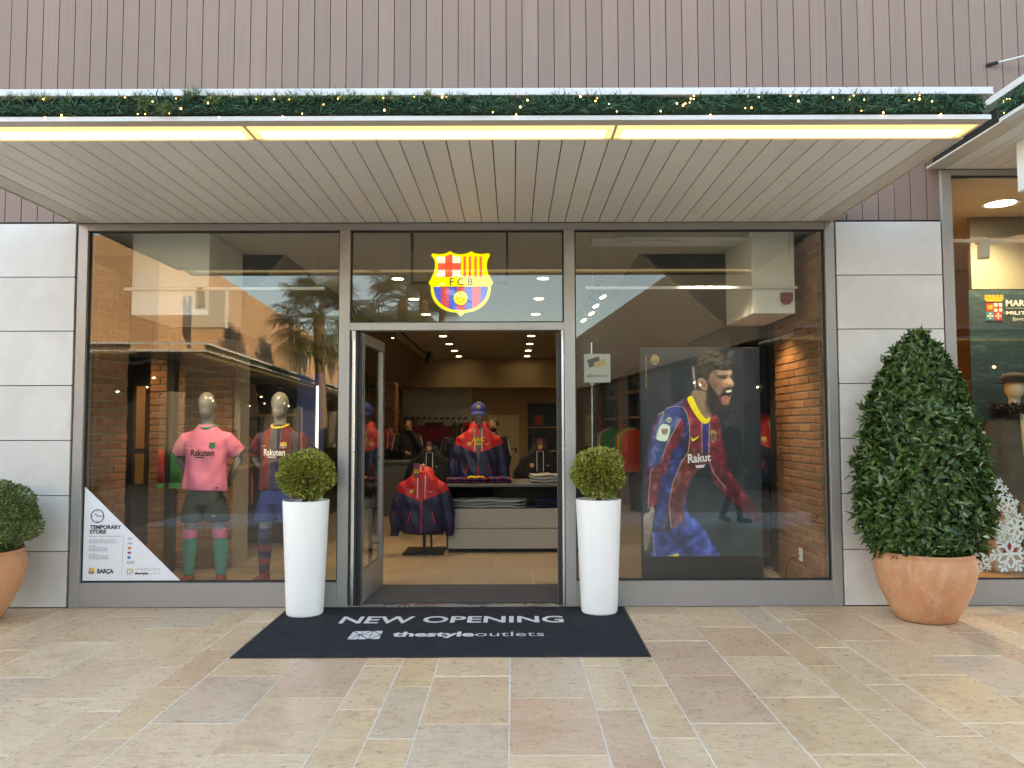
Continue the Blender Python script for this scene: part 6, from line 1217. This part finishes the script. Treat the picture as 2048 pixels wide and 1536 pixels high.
def laurel_points(n, seed, shell):
    r = np.random.default_rng(seed); z = r.uniform(0, 1.80, n * 3); R0 = np.interp(z, prof_z, prof_r); keep = r.random(n * 3) < (R0 + .04) / .6; z, R0 = z[keep][:n], R0[keep][:n]; a = r.uniform(0, 2 * np.pi, len(z))
    lump = 1 + .11 * np.sin(5 * a + 6 * z) * np.sin(7 * z + 2 * a) + .08 * np.sin(13 * a + 17 * z) * np.sin(9 * a - 11 * z); k = (1 - shell * r.random(len(z)) ** 1.8) * lump
    P = np.stack([R0 * k * np.cos(a) * 1.0, R0 * k * np.sin(a) * .74, z], 1); N_ = np.stack([np.cos(a), np.sin(a) * .8, np.full(len(z), .35)], 1); return P, N_
P, N_ = laurel_points(13000, 5, .42); V, Fc = leaf_cloud(P, N_, .082, .036, rng=np.random.default_rng(9), up=.25, jitter=.62); obj('foliage', np_mesh('foliage', V, Fc), LAU, lb, kind='stuff')
LAUO = NT('laurel_leaf_piece'); oi = LAUO.n('ObjectInfo'); c = LAUO.ramp(oi.outputs['Random'], [(0, (.03, .07, .02)), (.8, (.085, .15, .04)), (1, (.15, .22, .05))]); b_ = LAUO.bsdf(col=c, rough=.26)
def leaf_piece():
    xs_ = [0, .18, .42, .7, 1]; ws = [.0, .36, .5, .34, 0]; mb = MB(); vs = []
    L, Wd = .085, .034
    vs = [(0, 0, 0)]
    for x, w in zip(xs_[1:-1], ws[1:-1]): z = -.10 * L * x * x * 2; vs += [(x * L, w * Wd, z + .2 * w * Wd), (x * L, 0, z - .002), (x * L, -w * Wd, z + .2 * w * Wd)]
    vs.append((L, 0, -.2 * L)); f = [(0, 2, 1), (0, 3, 2)]
    for k in range(2): b = 1 + 3 * k; f += [(b, b + 1, b + 4, b + 3), (b + 1, b + 2, b + 5, b + 4)]
    f += [(7, 8, 10), (8, 9, 10)]; return MB().add(vs, f).mesh('leaf', True)
lm = leaf_piece(); lm.materials.append(LAUO.mat); P, N_ = laurel_points(900, 77, .04); r_ = random.Random(2); cnt = 0
for p_, n_ in zip(P, N_):
    if n_[1] > -.05 or cnt >= 290: continue
    d = Vector(n_) + Vector((r_.gauss(0, .5), r_.gauss(0, .4), r_.gauss(.25, .5))); q = d.to_track_quat('X', 'Z'); o = bpy.data.objects.new('leaf', lm); COL.objects.link(o); o.parent = lb; o.location = p_; o.rotation_euler = q.to_euler(); s_ = r_.uniform(.8, 1.2); o.scale = (s_, s_, s_); cnt += 1
tw = MB()
for i in range(40):
    a, z = random.uniform(0, 6.28), random.uniform(.1, 1.75); R_ = float(np.interp(z, prof_z, prof_r)) * .85; tw.tube([(0, 0, max(0, z - .5)), (R_ * .4 * math.cos(a), R_ * .3 * math.sin(a), z - .15), (R_ * math.cos(a), R_ * .74 * math.sin(a), z)], [.012, .007, .003], 5)
tw.tube([(0, 0, 0), (.01, 0, .9), (0, 0, 1.6)], [.03, .02, .006], 8); obj('trunk', tw, TWIG, lb)
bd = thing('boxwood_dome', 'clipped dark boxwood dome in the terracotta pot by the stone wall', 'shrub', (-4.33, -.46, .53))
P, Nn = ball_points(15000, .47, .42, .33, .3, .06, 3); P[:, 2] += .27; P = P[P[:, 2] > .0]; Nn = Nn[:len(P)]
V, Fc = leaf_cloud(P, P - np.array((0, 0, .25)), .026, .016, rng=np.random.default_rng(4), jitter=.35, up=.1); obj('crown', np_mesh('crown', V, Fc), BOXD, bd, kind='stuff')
tw = MB()
for i in range(20): a = random.uniform(0, 6.28); tw.tube([(0, 0, -.02), (.15 * math.cos(a), .15 * math.sin(a), .12), (.34 * math.cos(a), .3 * math.sin(a), .3)], [.012, .008, .003], 5)
obj('stem', tw, TWIG, bd)

# ------------------------------------------------------------------ fir garlands with fairy lights
NEED = m_leaf('fir_needle', (.008, .045, .025), (.045, .15, .075), .6, .05); BULB = emissive('fairy_bulb', (1, .55, .2), 1.6, False); WIRE = M('garland_wire', (.01, .03, .015), .7)
def garland(label, A, B, nout, rad, seed, dens=4400, zmin=0.0):
    A, B, nout = Vector(A), Vector(B), Vector(nout); D = B - A; L = D.length; ax = np.array(D / L); r = np.random.default_rng(seed); n = int(dens * L)
    t = r.uniform(0, L, n); ph = r.uniform(0, 2 * np.pi, n); rr = rad * np.sqrt(r.random(n)) * (1 + .16 * np.sin(t * 3.1 + seed) + .12 * np.sin(t * 7.7))
    up_ = np.array((0, 0, 1.)); no = np.array(nout); base = np.array(A)[None] + ax[None] * t[:, None] + no[None] * (np.cos(ph) * rr)[:, None] + up_[None] * (np.sin(ph) * rr * .92)[:, None]
    base[:, 2] += .012 * np.sin(t * 2.3 + seed) + .010 * np.sin(t * 5.1)
    rad_d = no[None] * np.cos(ph)[:, None] + up_[None] * np.sin(ph)[:, None]; d = rad_d * .7 + r.normal(0, .65, (n, 3)) + ax[None] * r.choice([-1, 1], n)[:, None] * .5; d /= np.linalg.norm(d, axis=1)[:, None]
    ln = r.uniform(.028, .058, n)[:, None]; s = np.cross(d, r.normal(0, 1, (n, 3))); s /= np.linalg.norm(s, axis=1)[:, None]; w = .0034
    V = np.stack([base - s * w, base + s * w, base + d * ln + s * w * .4, base + d * ln - s * w * .4], 1); V = V[V[:, :, 2].min(1) > zmin]; n = len(V); V = V.reshape(-1, 3); Fc = np.arange(n * 4).reshape(-1, 4)
    g_ = thing('fir_garland', label, 'garland', A); V = V - np.array(A)[None]; obj('needles', np_mesh('needles', V, Fc), NEED, g_, kind='stuff')
    rw = random.Random(seed); pts = [D * (i / 60) + Vector((0, 0, .004 * math.sin(i * 1.1))) for i in range(61)]; obj('core', MB().tube(pts, rad * .62, 10), WIRE, g_)
    tuf = MB()
    bm = MB(); k = int(L * 14)
    for i in range(k):
        tt = rw.uniform(0, L); a = rw.uniform(-1.2, 1.2); q = D / L * tt + nout * (rad * 1.12 * math.cos(a)) + Vector((0, 0, rad * .95 * math.sin(a))); sz = rw.choice([.003, .004, .005]); bm.ell(q, (sz, sz, sz * 1.3), 6)
    obj('fairy_lights', bm, BULB, g_, kind='stuff'); return g_
zc_ = (CZ + .026 + zf0) / 2
garland('long green fir garland with fairy lights along the beige canopy', (cx0 + .03, CF + .045, zc_ - .004), (cx1 - .03, CF + .045, zc_ - .004), (0, -1, 0), .078, 2, zmin=CZ + .027)
garland('short fir garland with fairy lights along the neighbouring canopy', (nx0 - .03, -2.2, NZ + .09), (nx0 - .03, -1.06, NZ + .09), (-1, 0, 0), .065, 5, zmin=NZ + .026)
# straggling sprigs of the long garland, sunlight on the tips painted as lighter colour
SP = m_leaf('sunlit_sprig_needle', (.05, .10, .03), (.16, .21, .06), .55, .1); r = np.random.default_rng(8)
def sprig_cluster(px0, px1, py0, py1, n):
    V = []; 
    for i in range(n):
        p = at(r.uniform(px0, px1), r.uniform(py0, py1), CF - .03 - r.uniform(0, .02)); base = np.array(p)
        for k in range(11):
            d = r.normal(0, 1, 3); d[1] = -abs(d[1]) * .7; d[2] += .4; d /= np.linalg.norm(d); s = np.cross(d, r.normal(0, 1, 3)); s /= np.linalg.norm(s); L = r.uniform(.02, .045); V.append([base - s * .002, base + s * .002, base + d * L + s * .0008, base + d * L - s * .0008])
    V = np.array(V).reshape(-1, 3); return V
V = np.concatenate([sprig_cluster(280, 305, 190, 215, 14), sprig_cluster(312, 345, 205, 232, 16), sprig_cluster(370, 400, 180, 195, 16), sprig_cluster(415, 445, 188, 205, 14), sprig_cluster(0, 280, 192, 198, 26), sprig_cluster(460, 960, 190, 200, 60)])
g0 = bpy.data.objects['fir_garland']; V = V - np.array(g0.location)[None]
obj('sunlit_sprigs', np_mesh('sunlit_sprigs', V, np.arange(len(V)).reshape(-1, 4)), SP, g0, kind='stuff')
# ------------------------------------------------------------------ the street behind the camera (mirrored in the glass)
DIRV = Vector((-.083, -1, 0)).normalized()
def opp_building(name, label, corner, sgn, length, depth, h, bands, front_canopy=True):
    """a block with one wall along the street; sgn = -1 lies to the left of the street, +1 to the right"""
    ang = math.atan2(-DIRV.x, -DIRV.y); b = thing(name, label, 'building', corner, -ang)
    x0, x1 = (-depth, 0) if sgn < 0 else (0, depth)
    obj('upper_wall', MB().box(x0, x1, -length, 0, 3.5, h), MAT['cladfar'], b)
    obj('ground_floor', MB().box(x0 + .3, x1 - .3, -length + .3, -.3, 0, 3.49), M('dark_shopfront', (.022, .020, .020), .6), b)
    e = 1.8; xs = x1 if sgn < 0 else x0
    sd = MB().box(x0, x1, .002, e, 3.36, 3.42)
    if sgn < 0: sd.box(min(xs, xs - sgn * e), max(xs, xs - sgn * e), -length, e, 3.36, 3.42)
    obj('canopy_slab', sd, MAT['lip'], b)
    xo = xs - sgn * e
    fa = MB()
    for za, zb in ((3.34, 3.365), (3.52, 3.57)):
        fa.box(x0, x1 + e if sgn < 0 else x1, e + .001, e + .06, za, zb)
        if sgn < 0: fa.box(min(xo, xo - sgn * .05), max(xo, xo - sgn * .05), -length, e, za, zb)
    obj('canopy_fascia', fa, MAT['white_metal'], b)
    gb = MB().box(x0, x1, e - .04, e, 3.3655, 3.5195)
    if sgn < 0: gb.box(min(xo + sgn * .04, xo), max(xo + sgn * .04, xo), -length, e - .041, 3.3655, 3.5195)
    obj('garland_band', gb, WIRE, b)
    stp = MB().box(x0, x1, e - .5, e - .3, 3.345, 3.358)
    if sgn < 0: stp.box(min(xo + sgn * .3, xo + sgn * .5), max(xo + sgn * .3, xo + sgn * .5), -length, e - .501, 3.345, 3.358)
    obj('light_strip', stp, MAT['strip'], b)
    xw = xs + sgn * .28 - sgn * .0
    pr_ = MB()
    for k in range(int(length / 6)):
        y0 = -1.0 - k * 6; pr_.box(min(xs + sgn * .02, xs + sgn * .3), max(xs + sgn * .02, xs + sgn * .3), y0 - 1.2, y0, 0, 3.35)
    for k in range(int(depth / 5)):
        xa = (x0 + 1 + k * 5); pr_.box(xa, xa + 1.2, -.29, -.02, 0, 3.35)
    obj('stone_pier', pr_, M('dark_pier', (.16, .14, .12), .8), b)
    lm_ = emissive('far_shop_lamp', (1, .8, .5), 6, False); lp_ = MB()
    for k in range(10):
        lp_.ell((x0 + depth * random.random(), -.26, random.uniform(2.3, 2.9)), (.05, .03, .03), 6); lp_.ell((xs + sgn * .26, -length * .6 * random.random(), random.uniform(2.3, 2.9)), (.03, .05, .03), 6)
    obj('shop_lamps', lp_, lm_, b, kind='stuff')
    return b
ob = opp_building('corner_building', 'sunlit orange plank building with a white canopy mirrored in the mannequin window', (-9.4, -13.4, 0), -1, 46, 14, 6.6, 1)
opp_building('corner_building', 'shaded brown plank building with a white canopy mirrored in the poster window', (5.6, -10.6, 0), 1, 50, 16, 6.4, 1)
bs2 = thing('projecting_sign', 'square white sign box on the sunlit orange building', 'sign', (-8.75, -15.2, 4.9)); obj('box', MB().box(-.5, .5, -.12, .12, -.55, .55, bev=.02), M('sign_offwhite', (.5, .47, .40), .6), bs2); obj('bracket', MB().box(-.62, -.501, -.03, .03, -.4, .4), bk, bs2)
tw_ = thing('sun_blocker', 'unseen pale block added to shade the brown plank building', 'building'); obj('wall', MB().box(27, 60, .6, 14, 0, 16), MAT['stone'], tw_); obj('blocker_cap', MB().box(26.9, 60.1, .5, 14.1, 16.001, 16.3), MAT['concrete'], tw_)  # added out of view to keep the sun off the brown building's front
fb = thing('far_building', 'low pale building far down the street', 'building'); obj('wall', MB().box(-22, 8, -84, -74, 0, 6.5), MAT['stone'], fb); obj('roof', MB().box(-22.2, 8.2, -84.2, -73.8, 6.501, 6.8), MAT['concrete'], fb)
FROND = m_leaf('palm_frond', (.03, .05, .015), (.10, .13, .04), .5, .2); PBARK = M('palm_bark', (.20, .13, .075), .9, var=.35, scale=20, bump=.8, bscale=14, bdist=.03, stretch=(1, 1, 4))
def palm(x, y, h, seed, label, nf=34, fl=1.9):
    r = random.Random(seed); p = thing('palm_tree', label, 'palm tree', (x, y, -.03)); lean = Vector((r.uniform(-.2, .2), r.uniform(-.2, .2), 0))
    obj('trunk', MB().tube([(0, 0, 0), lean * .3 + Vector((0, 0, h * .3)), lean * .7 + Vector((0, 0, h * .7)), lean + Vector((0, 0, h))], [.26, .2, .17, .2], 12), PBARK, p, smooth=True)
    top = lean + Vector((0, 0, h)); V = []; st_ = MB()
    for i in range(nf):
        a = i * 2.399 + r.uniform(-.3, .3); e = 1.25 - 2.1 * (i / nf) + r.uniform(-.12, .12); d = Vector((math.cos(a) * math.cos(e), math.sin(a) * math.cos(e), math.sin(e))); L = fl * r.uniform(.5, .62); tip = top + d * L + Vector((0, 0, -.12 * L)); st_.tube([top, top + d * L * .5 + Vector((0, 0, .03)), tip], [.022, .016, .010], 5)
        side = d.cross(Vector((0, 0, 1))); side = side.normalized() if side.length > .05 else Vector((1, 0, 0)); nb_ = 26; R_ = fl * r.uniform(.45, .58)
        for k in range(nb_):
            t = -2.0 + 4.0 * k / (nb_ - 1); bd_ = (d * math.cos(t) + side * math.sin(t)).normalized(); m1 = tip + bd_ * R_ * .6; e1 = tip + bd_ * R_ + Vector((0, 0, -R_ * r.uniform(.15, .45))); nn = bd_.cross(d.cross(side)).normalized() * .028
            V += [tip[:], (m1 + nn)[:], e1[:], (m1 - nn)[:]]
    obj('crown', np_mesh('crown', np.array(V), np.arange(len(V)).reshape(-1, 4)), FROND, p); obj('leaf_stalks', st_, M('stalk', (.10, .10, .04), .7), p)
palm(-6.4, -19.0, 5.2, 1, 'squat fan palm mirrored at the edge of the mannequin window'); palm(-4.4, -22.5, 6.3, 2, 'fan palm mirrored in the pane over the door'); palm(-3.9, -27, 11.5, 3, 'tall thin-trunked fan palm mirrored beside the crest'); palm(-4.2, -39, 9.5, 4, 'distant fan palm mirrored under the crest'); palm(-7.4, -31, 6.0, 5, 'fan palm further along the sunlit wall')
def hedge(x, y, s, seed, label):
    t = thing('street_tree', label, 'tree', (x, y, -.03)); P, Nn = ball_points(2600, s, s, s * .9, .5, .12, seed); P[:, 2] += s * 1.5; V, Fc = leaf_cloud(P, Nn, .22, .12, rng=np.random.default_rng(seed)); obj('crown', np_mesh('crown', V, Fc), BOXD, t); obj('trunk', MB().tube([(0, 0, 0), (.03, 0, s), (0, 0, s * 1.6)], [.09, .07, .03], 8), TWIG, t)
hedge(-6.2, -44, 1.9, 5, 'round tree far down the street by the sunlit wall'); hedge(-2.4, -52, 2.2, 6, 'round tree far down the middle of the street'); hedge(-8.5, -60, 2.6, 7, 'large round tree at the end of the street')
print('objects', len(bpy.data.objects), 'tris', sum(len(o.data.polygons) for o in bpy.data.objects if o.type == 'MESH'))
